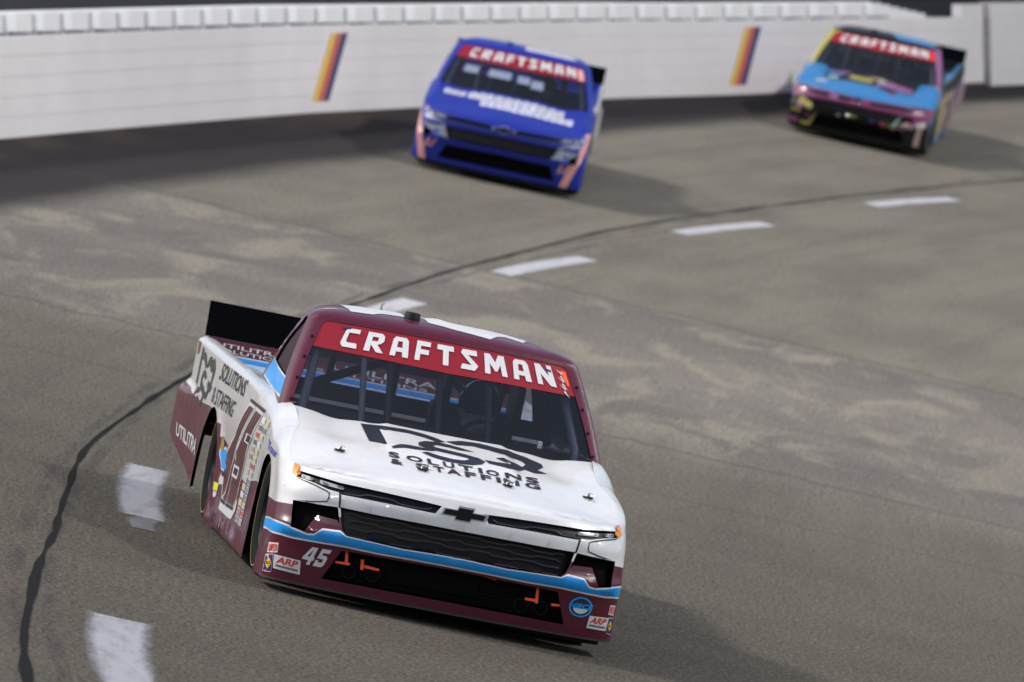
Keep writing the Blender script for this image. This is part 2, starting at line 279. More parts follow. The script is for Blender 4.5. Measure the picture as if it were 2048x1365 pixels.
'num_r': [(1.989,0.8793),(1.687,0.8768),(1.9129,0.7792),(2.06,0.6859),(2.1645,0.6186),(2.2078,0.542),(2.2248,0.4519),(2.2441,0.3537),(2.3094,0.2988),(2.6688,0.2888),(2.6545,0.4102),(2.6375,0.4867),(2.6303,0.5907),(2.4045,0.6837),(2.1721,0.7925)],
'num_base': [(2.9942,0.2179),(2.9736,0.2899),(2.6614,0.2857),(2.2767,0.2947),(2.1694,0.3612),(2.1674,0.2872),(2.278,0.228),(2.4448,0.2213)],
'num_step': [(3.302,0.3624),(3.2415,0.4253),(2.9053,0.431),(2.9202,0.3904),(3.0165,0.3561),(3.2693,0.3367)],
'num_k0': [(2.3202,0.9195),(1.6139,0.9172),(1.6336,0.8989),(2.3256,0.9016)],
'num_k1': [(3.2322,0.4209),(2.9735,0.4268),(2.9684,0.3986),(3.214,0.3938)],
'num_k2': [(2.962,0.282),(2.7455,0.2886),(2.7244,0.2643),(2.9356,0.2619)],
'num_k3': [(2.6844,0.2857),(2.2564,0.299),(2.2967,0.2777),(2.6737,0.2657)],
'num_k4': [(2.6223,0.4978),(2.406,0.5035),(2.4335,0.4614),(2.637,0.4605)],
'num_k5': [(2.1085,0.7307),(1.94,0.7315),(2.0283,0.6887),(2.1999,0.6876)],
'num_w0': [(2.6788,0.5111),(2.3721,0.5178),(2.4014,0.446),(2.6889,0.4413)],
'num_w1': [(2.1808,0.7344),(1.8994,0.7366),(2.0315,0.6776),(2.2824,0.6787)],
'jack': [(2.7986,0.1889),(2.7578,0.105)],
}
# ---------------------------------------------------------------- track geometry: everything is laid out by arc length along the turn and r = metres outside the first truck's line
def trk(arc, r, dz=0.):
    p = arc / R1
    return ((R1 + r)*math.cos(p) - R1, (R1 + r)*math.sin(p), r*TB + dz)
class NG:
    def __init__(self, name):
        self.m = bpy.data.materials.new(name); self.m.use_nodes = True; self.t = self.m.node_tree; self.b = self.t.nodes['Principled BSDF']
    def nd(self, k): return self.t.nodes.new(k)
    def put(self, inp, v):
        if isinstance(v, (int, float)): inp.default_value = v
        elif isinstance(v, tuple): inp.default_value = (*v, 1) if len(v) == 3 and inp.type == 'RGBA' else v
        else: self.t.links.new(v, inp)
    def uv(self, sx, sy, ox=0, oy=0):
        u = self.nd('ShaderNodeUVMap'); u.uv_map = 'track'; mp = self.nd('ShaderNodeMapping'); mp.inputs['Scale'].default_value = (sx, sy, 1); mp.inputs['Location'].default_value = (ox, oy, 0)
        self.t.links.new(u.outputs[0], mp.inputs[0]); return mp.outputs[0]
    def xy(self):
        u = self.nd('ShaderNodeUVMap'); u.uv_map = 'track'; s = self.nd('ShaderNodeSeparateXYZ'); self.t.links.new(u.outputs[0], s.inputs[0]); return s.outputs[0], s.outputs[1]
    def noise(self, vec, scale, detail=4, rough=.55, dist=0.):
        n = self.nd('ShaderNodeTexNoise'); self.t.links.new(vec, n.inputs['Vector']); n.inputs['Scale'].default_value = scale; n.inputs['Detail'].default_value = detail
        n.inputs['Roughness'].default_value = rough; n.inputs['Distortion'].default_value = dist; return n.outputs['Fac']
    def rng(self, v, a, b, c=0., d=1., smooth=True):
        n = self.nd('ShaderNodeMapRange'); n.interpolation_type = 'SMOOTHSTEP' if smooth else 'LINEAR'
        self.t.links.new(v, n.inputs['Value'])
        for k, x in zip(('From Min', 'From Max', 'To Min', 'To Max'), (a, b, c, d)): n.inputs[k].default_value = x
        return n.outputs['Result']
    def math(self, op, a, b=None):
        n = self.nd('ShaderNodeMath'); n.operation = op; self.put(n.inputs[0], a)
        if b is not None: self.put(n.inputs[1], b)
        return n.outputs[0]
    def mix(self, f, a, b, mode='MIX'):
        n = self.nd('ShaderNodeMix'); n.data_type = 'RGBA'; n.blend_type = mode; self.put(n.inputs['Factor'], f); self.put(n.inputs['A'], a); self.put(n.inputs['B'], b); return n.outputs['Result']
    def out(self, color, rough=.85, height=None, hs=.3, hd=.004):
        self.put(self.b.inputs['Base Color'], color); self.put(self.b.inputs['Roughness'], rough)
        if height is not None:
            bp = self.nd('ShaderNodeBump'); bp.inputs['Strength'].default_value = hs; bp.inputs['Distance'].default_value = hd
            self.t.links.new(height, bp.inputs['Height']); self.t.links.new(bp.outputs[0], self.b.inputs['Normal'])
        return self.m
def asphalt_mat():
    g = NG('banked_asphalt'); arc, r = g.xy()
    edge = g.noise(g.uv(.5, .25), 1.0, 3); jag = g.noise(g.uv(.0, 1.), .7, 5)
    a2 = g.math('ADD', arc, g.math('MULTIPLY', g.math('SUBTRACT', edge, .5), 1.6))
    a3 = g.math('ADD', arc, g.math('MULTIPLY', g.math('SUBTRACT', jag, .5), .8))
    # brown-grey near end darkened in colour for light falloff, paler beyond the repair strip
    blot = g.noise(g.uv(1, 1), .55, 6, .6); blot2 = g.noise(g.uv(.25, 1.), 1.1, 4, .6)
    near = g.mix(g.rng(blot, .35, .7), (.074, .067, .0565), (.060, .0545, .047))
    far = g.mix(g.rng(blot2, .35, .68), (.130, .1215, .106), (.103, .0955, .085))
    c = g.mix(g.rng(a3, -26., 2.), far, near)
    st = g.noise(g.uv(.03, 1.6), 1.6, 5, .6)                      # tyre-polished streaks along the lanes
    c = g.mix(g.rng(st, .46, .70, 0, .6), c, g.mix(.5, c, (.070, .063, .058)))
    # repaired strip that crosses the track: grey sealer with pale worn patches
    strip = g.math('MULTIPLY', g.rng(a2, -31.8, -30.6), g.rng(a2, -19.5, -14.6, 1, 0))
    tone = g.noise(g.uv(.22, .12, 2, 7), 1.2, 3)
    c = g.mix(g.math('MULTIPLY', strip, .85), c, g.mix(g.rng(tone, .38, .62), (.098, .089, .090), (.124, .113, .111)))
    pw = g.noise(g.uv(.24, .80, 3.1, 1.7), 1.45, 8, .62, .7)
    pale = g.math('MULTIPLY', g.math('MULTIPLY', strip, g.rng(r, -4.6, -2.4, .5, 1.)), g.rng(pw, .48, .62))
    c = g.mix(g.math('MULTIPLY', pale, .85), c, (.166, .157, .136))
    pw2 = g.noise(g.uv(1.6, .16, 8.3, 4.7), 1.0, 5, .6)
    c = g.mix(g.math('MULTIPLY', strip, g.rng(pw2, .55, .66, 0, .28)), c, (.142, .133, .116))
    pw3 = g.noise(g.uv(.30, .55, 1.3, 2.7), 1.3, 6, .62, .5)
    c = g.mix(g.math('MULTIPLY', strip, g.rng(pw3, .52, .64, 0, .65)), c, (.084, .077, .080))
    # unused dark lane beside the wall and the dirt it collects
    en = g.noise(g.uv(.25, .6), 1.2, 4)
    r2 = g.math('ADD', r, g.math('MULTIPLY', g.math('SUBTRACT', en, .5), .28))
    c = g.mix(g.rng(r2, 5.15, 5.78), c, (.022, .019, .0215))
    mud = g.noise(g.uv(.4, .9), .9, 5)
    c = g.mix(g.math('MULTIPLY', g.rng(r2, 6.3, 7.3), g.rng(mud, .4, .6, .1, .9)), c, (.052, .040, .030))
    # stains running along the seam
    ss = g.math('ABSOLUTE', g.math('SUBTRACT', g.math('ABSOLUTE', g.math('SUBTRACT', r, 1.92)), .085)); sn = g.noise(g.uv(.5, 5.), 1.5, 5)
    c = g.mix(g.math('MULTIPLY', g.rng(ss, .015, .06, .6, 0), g.rng(sn, .40, .58)), c, (.040, .036, .038))
    # hairline cross cracks
    cn = g.noise(g.uv(.0, 1.), 1.3, 5)
    for a0, w in ((-1.75, .014), (-16.9, .04), (6.9, .010), (-31.4, .05), (-12.4, .02)):
        da = g.math('ABSOLUTE', g.math('SUBTRACT', g.math('ADD', arc, g.math('MULTIPLY', g.math('SUBTRACT', cn, .5), 1.3)), a0))
        c = g.mix(g.rng(da, w, w * 2.6, .5, 0), c, (.035, .032, .034))
    # aggregate: stones light and dark in the binder
    ag = g.noise(g.uv(1, 1), 52, 4, .75)
    c = g.mix(1., c, g.mix(g.rng(ag, .36, .64, smooth=False), (.22, .22, .22), (1.95, 1.92, 1.82)), 'MULTIPLY')
    ag2 = g.noise(g.uv(.5, 1), 26, 3, .7)
    c = g.mix(1., c, g.mix(g.rng(ag2, .32, .68), (.70, .70, .71), (1.30, 1.29, 1.26)), 'MULTIPLY')
    g.b.inputs['Specular IOR Level'].default_value = .12
    return g.out(c, .9, ag, .6, .008)
def paint_mat(name, col_, wear=.5):
    g = NG(name); w = g.noise(g.uv(1, 1, 5, 2), 7, 8, .7); f = g.noise(g.uv(1, 1), 90, 2)
    c = g.mix(g.rng(w, wear, wear + .16), col_, (.23, .22, .21))
    c = g.mix(g.rng(f, .58, .72, 0, .6), c, (.16, .15, .14))
    return g.out(c, .6, f, .3, .004)
def tar_mat():
    g = NG('tar_seam'); g.b.inputs['Specular IOR Level'].default_value = .1; n = g.noise(g.uv(1, 1), 30, 4)
    return g.out(g.mix(g.rng(n, .4, .7), (.005, .0048, .0055), (.011, .0105, .011)), .9, n, .3, .004)
def sheet(name, arcs, rs, mat, parent=None, dz=0., kind=None):
    """strip on the banked surface; rs = list of r arrays per arc row"""
    V = []; U = []; F_ = []; n = len(rs[0])
    for a, row in zip(arcs, rs):
        for r in row: V.append(trk(a, r, dz)); U.append((a, r))
    for i in range(len(arcs) - 1):
        for j in range(n - 1): F_.append((i*n+j, i*n+j+1, (i+1)*n+j+1, (i+1)*n+j))
    o = mesh_obj(name, V, F_, mat, parent, smooth=True)
    uv = o.data.uv_layers.new(name='track'); li = np.empty(len(o.data.loops), dtype=np.int32); o.data.loops.foreach_get('vertex_index', li)
    uv.data.foreach_set('uv', np.array(U)[li].ravel().astype(np.float32))
    if o.data.polygons[0].normal.z < 0: o.data.flip_normals()
    return o
# ground: infield floor, underside of the banking, flat land outside
gv = []; gf = []; prof = [(-147.0, -3.75), (-60, -3.75), (-15, -3.75), (-14, -3.56), (0, -.05), (7.6, 1.85), (14, 2.0), (60, 2.0), (600, 2.0), (4000, 2.0)]
NGD = 180
for (r, z) in prof:
    for k in range(NGD):
        a = 2*math.pi*k/NGD; gv.append(((R1 + r)*math.cos(a) - R1, (R1 + r)*math.sin(a), z))
for i in range(len(prof) - 1):
    for k in range(NGD): gf.append((i*NGD+k, i*NGD+(k+1) % NGD, (i+1)*NGD+(k+1) % NGD, (i+1)*NGD+k))
ground = mesh_obj('ground', gv, gf, principled('ground_dirt_grass', (.055, .062, .035), .95, var=.4, vscale=.3)); tag(ground, kind='structure')
# arcs where the wall runs
WALL_R = [(-130, 5.2), (-85, 5.75), (-69, 6.34), (-62, 6.62), (-60, 6.70), (-56.6, 6.89), (-45, 7.30), (-33, 7.40), (-20, 7.55), (-5, 8.3), (10, 9.4), (40, 12.), (70, 14.)]
def wall_r(a): return float(np.interp(a, [p[0] for p in WALL_R], [p[1] for p in WALL_R]))
arcs = np.arange(-130, 70.1, 1.0)
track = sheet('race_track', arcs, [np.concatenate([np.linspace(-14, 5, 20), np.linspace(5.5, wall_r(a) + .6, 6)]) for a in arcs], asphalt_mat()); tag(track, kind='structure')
rnd = random.Random(4)
# lane dashes
def dash_mat(name, col_, wear):
    g = NG(name); w = g.noise(g.uv(.22, 1.3, 5, 2), 6, 8, .7); f = g.noise(g.uv(1, 1), 70, 3, .7)
    c = g.mix(g.rng(w, wear, wear + .16, 0, .75), col_, tuple(v*.62 for v in col_))
    c = g.mix(g.rng(f, .58, .72, 0, .55), c, (.09, .085, .08))
    g.out(c, .6, f, .3, .004)
    u = g.nd('ShaderNodeUVMap'); u.uv_map = 'local'; sx = g.nd('ShaderNodeSeparateXYZ'); g.t.links.new(u.outputs[0], sx.inputs[0])
    en = g.noise(g.uv(.35, 2.2), 9, 6, .7); d_ = g.math('MINIMUM', g.math('MINIMUM', sx.outputs[0], g.math('SUBTRACT', 1., sx.outputs[0])), g.math('MINIMUM', g.math('MULTIPLY', sx.outputs[1], 8.), g.math('MULTIPLY', g.math('SUBTRACT', 1., sx.outputs[1]), 8.)))
    al = g.rng(g.math('ADD', d_, g.math('MULTIPLY', g.math('SUBTRACT', en, .5), .22)), -.02, .24)
    g.t.links.new(al, g.b.inputs['Alpha'])
    return g.m
dash_m = dash_mat('worn_white_road_paint', (.36, .36, .385), .50); near_m = dash_mat('dimmed_grey_road_paint', (.29, .29, .315), .46); ghost_m = dash_mat('faded_road_paint', (.15, .145, .155), .40)  # near dashes darker: the weaker light there is put into their colour
def dash(a0, a1, r0, r1, e0=None, e1=None, mat=dash_m, dz=.004):
    n = 24; A = np.linspace(a0, a1, n); e0 = r0 if e0 is None else e0; e1 = r1 if e1 is None else e1
    rows = []
    for i in range(n):
        t = i/(n - 1); b_ = .03*math.sin(math.pi*t); rows.append(np.linspace(r0 + (e0 - r0)*t + b_ - .02, r1 + (e1 - r1)*t + b_ + .02, 5))
    o = sheet('lane_marking', A, rows, mat, track, dz)
    uv = o.data.uv_layers.new(name='local'); li = np.empty(len(o.data.loops), dtype=np.int32); o.data.loops.foreach_get('vertex_index', li)
    uv.data.foreach_set('uv', np.stack([(li % 5)/4., (li // 5)/(n - 1.)], 1).ravel().astype(np.float32))
for q_ in ((-4.86, -1.02, 1.38, 1.65, 1.26, 1.54), (5.42, 9.2, 1.33, 1.64, 1.39, 1.66), (-15.2, -11.4, 1.36, 1.64), (-26.1, -22.4, 1.48, 1.75), (-35.6, -31.3, 1.40, 1.66, 1.54, 1.80), (-45.1, -41.2, 1.37, 1.63, 1.57, 1.83), (-54.1, -50.6, 1.23, 1.49, 1.45, 1.71), (-64.0, -60.3, 1.30, 1.56), (15.4, 19.1, 1.36, 1.64)):
    dash(*q_, mat=near_m if q_[0] > -16 else dash_m)
dash(-1.06, -.25, 1.30, 1.45, mat=ghost_m, dz=.004)
# tar filled seam between the lanes
sp = [(-90, 1.3), (-70, 1.7), (-58.8, 1.76), (-51, 2.0), (-44, 2.10), (-39, 2.13), (-33.7, 2.02), (-29, 1.97), (-25.4, 1.90), (-12.9, 1.88), (-8.35, 1.91), (-5, 1.94), (-1.35, 1.87), (1.2, 1.84), (3.5, 1.89), (5.6, 1.93), (7.9, 1.98), (12, 2.03), (40, 2.1)]
A = np.arange(-90, 40, .12); cr = np.interp(A, [p[0] for p in sp], [p[1] for p in sp])
k = np.hanning(11); k /= k.sum(); wob = np.convolve(np.array([rnd.uniform(-1, 1) for _ in A]), k, 'same'); wob2 = np.convolve(np.array([rnd.uniform(-1, 1) for _ in A]), np.hanning(25)/12.5, 'same')
sheet('pavement_seam', A, [[c + .03*w2 - .017 - .020*w, c + .03*w2, c + .03*w2 + .017 + .018*w] for c, w, w2 in zip(cr, wob, wob2)], tar_mat(), track, .006)

# ---------------------------------------------------------------- outside wall
white_wall = principled('white_wall_paint', (.645, .615, .625), .5, var=.10, vscale=.6)
white_conc = principled('white_concrete', (.62, .615, .63), .7, var=.10, vscale=.9)
bracket_m = principled('bracket_white', (.74, .745, .77), .4, var=.05)
dark_m = principled('gap_shadow', (.10, .11, .13), .7)
back_m = principled('barrier_backing', (.42, .41, .42), .7)
def sweep(name, arcs, prof, mat, parent, closed=True, dr=0.):
    n = len(prof); V = []; F_ = []
    for a in arcs:
        rb = wall_r(a) + dr
        for (d, h) in prof:
            p = a / R1; rr = rb + d
            V.append(((R1 + rr)*math.cos(p) - R1, (R1 + rr)*math.sin(p), rb*TB + h))
    for i in range(len(arcs) - 1):
        for j in range(n if closed else n - 1): F_.append((i*n+j, i*n+(j+1) % n, (i+1)*n+(j+1) % n, (i+1)*n+j))
    if closed: F_.append(tuple(range(n))[::-1]); F_.append(tuple((len(arcs)-1)*n + j for j in range(n)))
    o = mesh_obj(name, V, F_, mat, parent)
    bm = bmesh.new(); bm.from_mesh(o.data); bmesh.ops.recalc_face_normals(bm, faces=bm.faces); bm.to_mesh(o.data); bm.free()
    return o
def barrier(a0, a1, nt_, th, label, dr=0., brackets=True):
    root = empty('steel_barrier', Matrix.Translation(trk((a0+a1)/2, wall_r((a0+a1)/2) + dr)))
    tag(root, label, 'barrier', 'outside wall barriers')
    inv = root.matrix_world.inverted(); A_ = np.linspace(a0, a1, max(3, int(abs(a1 - a0)/.7)))
    for k_ in range(nt_):
        z0, z1 = k_*th + .001, (k_+1)*th - .001; b = .004
        sweep('barrier_tube', A_, [(b, z0), (0, z0+b), (0, z1-b), (b, z1), (.2, z1), (.2, z0)], white_wall, root, dr=dr).matrix_parent_inverse = inv
    sweep('barrier_backing', A_, [(.02, .002), (.02, nt_*th - .03), (.19, nt_*th - .03), (.19, .002)], back_m, root, dr=dr).matrix_parent_inverse = inv
    return root, inv
B1, I1 = barrier(60, -69.25, 5, .219, 'long white steel tube barrier with striped colour bars along the outside wall')
B2, I2 = barrier(-70.15, -128, 6, .222, 'taller white barrier continuing past the gap at the far right', dr=-.06)
# slanted colour bars
def bars(acent, lean, w, h0, h1, cols):
    for i, m in enumerate(cols):
        V = []; F_ = []; n = 14
        for j in range(n + 1):
            h = h0 + (h1 - h0)*j/n
            for e in (0, 1):
                a = acent - lean*(h - h0)/(h1 - h0) - (i + e - 1.5)*w/3
                V.append(trk(a, wall_r(a) - .004 , 0)[:2] + (wall_r(a)*TB + h,))
        for j in range(n): F_.append((2*j, 2*j+1, 2*j+3, 2*j+2))
        o = mesh_obj('colour_bar', V, F_, m, B1); o.matrix_parent_inverse = I1
bar_c = [principled('bar_yellow', (.62, .42, .08), .5), principled('bar_red', (.48, .10, .07), .5), principled('bar_navy', (.035, .04, .12), .5)]
for ac, ln in ((-45.35, .75), (-60.65, .62), (-30.0, .7), (-76.2, .6)):
    if ac > -69: bars(ac, ln, .62, .14, .99, bar_c)
# concrete wall behind, with its bracket row
cw = empty('concrete_wall', Matrix.Translation(trk(-40, wall_r(-40) + .9))); tag(cw, 'white concrete wall standing just behind the steel barrier, row of brackets along it', 'wall')
ci = cw.matrix_world.inverted()
sweep('wall_face', np.linspace(60, -67.2, 200), [(.62, 0), (.62, 1.335), (.66, 1.36), (.98, 1.36), (.98, 0)], white_conc, cw).matrix_parent_inverse = ci
for i_ in range(6): sweep('wall_end_ramp', np.linspace(-67.2 - i_*.33, -67.2 - (i_+1)*.33, 2), [(.62, 0), (.62, 1.34 - .035*i_), (.98, 1.34 - .035*i_), (.98, 0)], white_conc, cw).matrix_parent_inverse = ci
for k_ in range(54):
    a = -12.4 - k_*1.05
    if a < -67: break
    mb = MB(); w = .15 + rnd.uniform(-.02, .02); h0 = 1.125; h1 = 1.325
    P = []
    for h in (h0, h1):
        for (da, d) in ((-w, .57), (w, .57), (w, .618), (-w, .618)):
            rb = wall_r(a); p = (a + da)/R1; P.append(((R1+rb+d)*math.cos(p) - R1, (R1+rb+d)*math.sin(p), rb*TB + h))
    mb.hexa(P); o = mb.build('bracket', bracket_m, cw, bevel=.012); o.matrix_parent_inverse = ci
    P = []
    for h in (1.07, 1.122):
        for (da, d) in ((-w-.06, .40), (w*.6, .40), (w*.6, .616), (-w-.06, .616)):
            rb = wall_r(a); p = (a + da - .12)/R1; P.append(((R1+rb+d)*math.cos(p) - R1, (R1+rb+d)*math.sin(p), rb*TB + h))
    o = MB().hexa(P).build('bracket_shadow', dark_m, cw); o.matrix_parent_inverse = ci  # dark block standing in for the shadow below the bracket
# gate post in the gap
gp = empty('gate_post', Matrix.Translation(trk(-69.7, wall_r(-69.7)))); tag(gp, 'narrow white gate post in the gap between the two barriers', 'gate post')
sweep('post_panel', np.linspace(-69.30, -70.10, 3), [(.05, 0), (.05, 1.30), (.22, 1.30), (.22, 0)], white_wall, gp).matrix_parent_inverse = gp.matrix_world.inverted()
sweep('post_foot', np.linspace(-69.28, -70.12, 3), [(.03, 0), (.03, .05), (.26, .05), (.26, 0)], principled('rusty_foot', (.12, .08, .05), .8), gp).matrix_parent_inverse = gp.matrix_world.inverted()
# dark terraces behind the wall
gs = empty('grandstand', Matrix.Translation(trk(-50, 13))); tag(gs, 'dark empty grandstand terraces rising behind the outside wall', 'grandstand')
gi = gs.matrix_world.inverted(); seat_m = principled('dark_seating', (.035, .036, .04), .7, var=.3, vscale=.5)
for k_ in range(9):
    d0 = 3.2 + k_*.85; h = .55 + k_*.42
    sweep('seating_row', np.linspace(60, -128, 100), [(d0, -.6), (d0, h), (d0 + .83, h), (d0 + .83, -.6)], seat_m, gs).matrix_parent_inverse = gi
# ---------------------------------------------------------------- floodlight masts on the infield (their lamps are mirrored in the paintwork)
mast_m = principled('galvanised_steel', (.35, .36, .37), .45, metal=.8)
house_m = principled('lamp_housing', (.06, .06, .065), .5)
lens_m = principled('lit_lamp_lens', (.9, .9, .9), .3, emit=(1., .96, .90), estr=420.)
def floodlight(arc, r, h, target, power, cone, label):
    base = Vector(trk(arc, r)); base.z = -3.75
    root = empty('floodlight_mast', Matrix.Translation(base)); tag(root, label, 'floodlight', 'infield floodlight masts')
    MB().tube([(0, 0, 0), (0, 0, h*.5), (0, 0, h)], [.42, .32, .2], 12).build('mast', mast_m, root, smooth=True)
    T = Vector(target) - (base + Vector((0, 0, h))); q = T.normalized().to_track_quat('Y', 'Z').to_matrix()
    MB().box((0, 0, h), (5.6, .25, .25), q).box(Vector((0, 0, h)) + q @ Vector((0, 0, 1.1)), (5.6, .25, .25), q).build('crossarm', mast_m, root)
    for i in range(7):
        for j in range(2):
            c = Vector((0, 0, h)) + q @ Vector(((i - 3)*.8, .35, j*1.1))
            lampo = MB().box(c, (.56, .34, .56), q).build('lamp', house_m, root, bevel=.03)
            MB().box(c + q @ Vector((0, .185, 0)), (.46, .02, .46), q).build('lens', lens_m, lampo)
    if not power: return
    ld = bpy.data.lights.new('floodlight', 'SPOT'); ld.energy = power; ld.spot_size = math.radians(cone); ld.spot_blend = .6; ld.shadow_soft_size = 2.4; ld.color = (1., .96, .90)
    lo = bpy.data.objects.new('floodlight_beam', ld); col.objects.link(lo); lo.parent = root
    lo.matrix_parent_inverse = root.matrix_world.inverted()
    pos = base + Vector((0, 0, h + .5)) + T.normalized()*.9
    lo.matrix_world = Matrix.Translation(pos) @ (-T).to_track_quat('Z', 'Y').to_matrix().to_4x4()
FLOOD = 60000.
floodlight(4, -46, 40, trk(-4, 2), FLOOD*.8, 64, 'tall floodlight mast on the infield abreast of the nearest truck')
floodlight(-52, -44, 40, trk(-46, 4), FLOOD*1.1, 64, 'tall floodlight mast on the infield abreast of the two trucks behind')
for a_, r_, h_, lb_ in ((62, -60, 36, 'floodlight mast on the infield well ahead of the trucks'), (40, -95, 38, 'floodlight mast deep in the infield beyond the pit side'), (95, 26, 34, 'floodlight mast outside the wall past the camera'), (48, 30, 34, 'floodlight mast outside the wall above the camera')):
    floodlight(a_, r_, h_, trk(-10, 0), 0, 0, lb_)
# ---------------------------------------------------------------- truck body shape (metres; x = truck's left, y = back from the nose, z = up)
def ramp(x, pts):
    xs = [p[0] for p in pts]; ys = [p[1] for p in pts]
    return np.interp(x, xs, ys)
def sstep(a, b, x):
    t = np.clip((np.asarray(x, float) - a) / (b - a), 0, 1)
    return t * t * (3 - 2 * t)
def sramp(x, pts):
    """smooth (monotone cubic) ramp through points"""
    xs = np.array([p[0] for p in pts], float); ys = np.array([p[1] for p in pts], float)
    h = np.diff(xs); dl = np.diff(ys) / h
    m = np.zeros(len(xs)); m[0] = dl[0]; m[-1] = dl[-1]
    for i in range(1, len(xs) - 1):
        m[i] = 0 if dl[i - 1] * dl[i] <= 0 else 2 * dl[i - 1] * dl[i] / (dl[i - 1] + dl[i])
    x = np.asarray(x, float); xc = np.clip(x, xs[0], xs[-1])
    k = np.clip(np.searchsorted(xs, xc, side='right') - 1, 0, len(h) - 1)
    t = (xc - xs[k]) / h[k]; t2 = t * t; t3 = t2 * t
    return (2*t3 - 3*t2 + 1)*ys[k] + (t3 - 2*t2 + t)*h[k]*m[k] + (-2*t3 + 3*t2)*ys[k+1] + (t3 - t2)*h[k]*m[k+1]

NOSE = 1.25          # domain length of the nose half (centre line to end of the corner)
SIDE = 4.95          # domain length of one side
FW, RW = 0.965, 3.835  # wheel centres (y)
def hood_z(x, y):
    x = np.abs(x)
    zc = sramp(y, [(-.05,.715),(.04,.728),(.1,.752),(.2,.783),(.4,.826),(.7,.876),(1.0,.922),(1.3,.968),(1.5,.992)])
    e = sramp(y, [(0,-.02),(.2,-.055),(.4,-.078),(.7,-.04),(1.0,-.012),(1.3,.004),(1.5,.01)])
    z = zc + e * (x / .9) ** 2
    z = z + .018 * (1 - sstep(.33, .39, x)) * sstep(.62, .85, y)               # raised centre panel
    yf = .07 + .53 * (1 - np.clip(1 - (np.clip(x, 0, .955) / .96) ** 2.75, 0, 1) ** (1 / 2.75))
    z = z - .009 * np.exp(-(((y - yf - .062) / .022) ** 2)) * (1 - sstep(.72, .86, x))
    z = z - .016 * np.exp(-(((x - .62) / .11) ** 2)) * sstep(.75, 1.05, y)       # shallow valley beside the fender
    return z
def belt_z(y):
    return sramp(y, [(1.0,.95),(1.35,.995),(1.8,1.008),(2.6,1.016),(3.8,1.034),(5.2,1.05),(5.7,1.03)])
def side_x(y, z):
    lo = sramp(y, [(.3,.964),(.95,.972),(1.35,.957),(3.3,.953),(3.55,.985),(3.9,1.0),(4.4,1.01),(5.6,1.02)])
    hi = sramp(y, [(.3,.966),(1.0,.970),(1.8,.974),(3.0,.985),(5.2,1.02),(5.6,1.022)])
    k = sstep(.5, .78, z)
    b = lo + (hi - lo) * k
    b = b + .008 * np.exp(-((z - .12) / .14) ** 2)
    b = b - .026 * sstep(.80, 1.03, z) ** 1.5 * (1 - sstep(1.2, 3.6, y))
    b = b + .04 * sstep(4.5, 5.5, y) * (1 - sstep(.68, .80, z))
    for w in (FW, RW):
        d = np.sqrt((y - w) ** 2 + (z - .345) ** 2)
        b = b + .006 * np.exp(-((d - .40) / .06) ** 2)
    return b
def tail_y(z): return 5.30 + .26 * (1 - sstep(.70, .80, z))
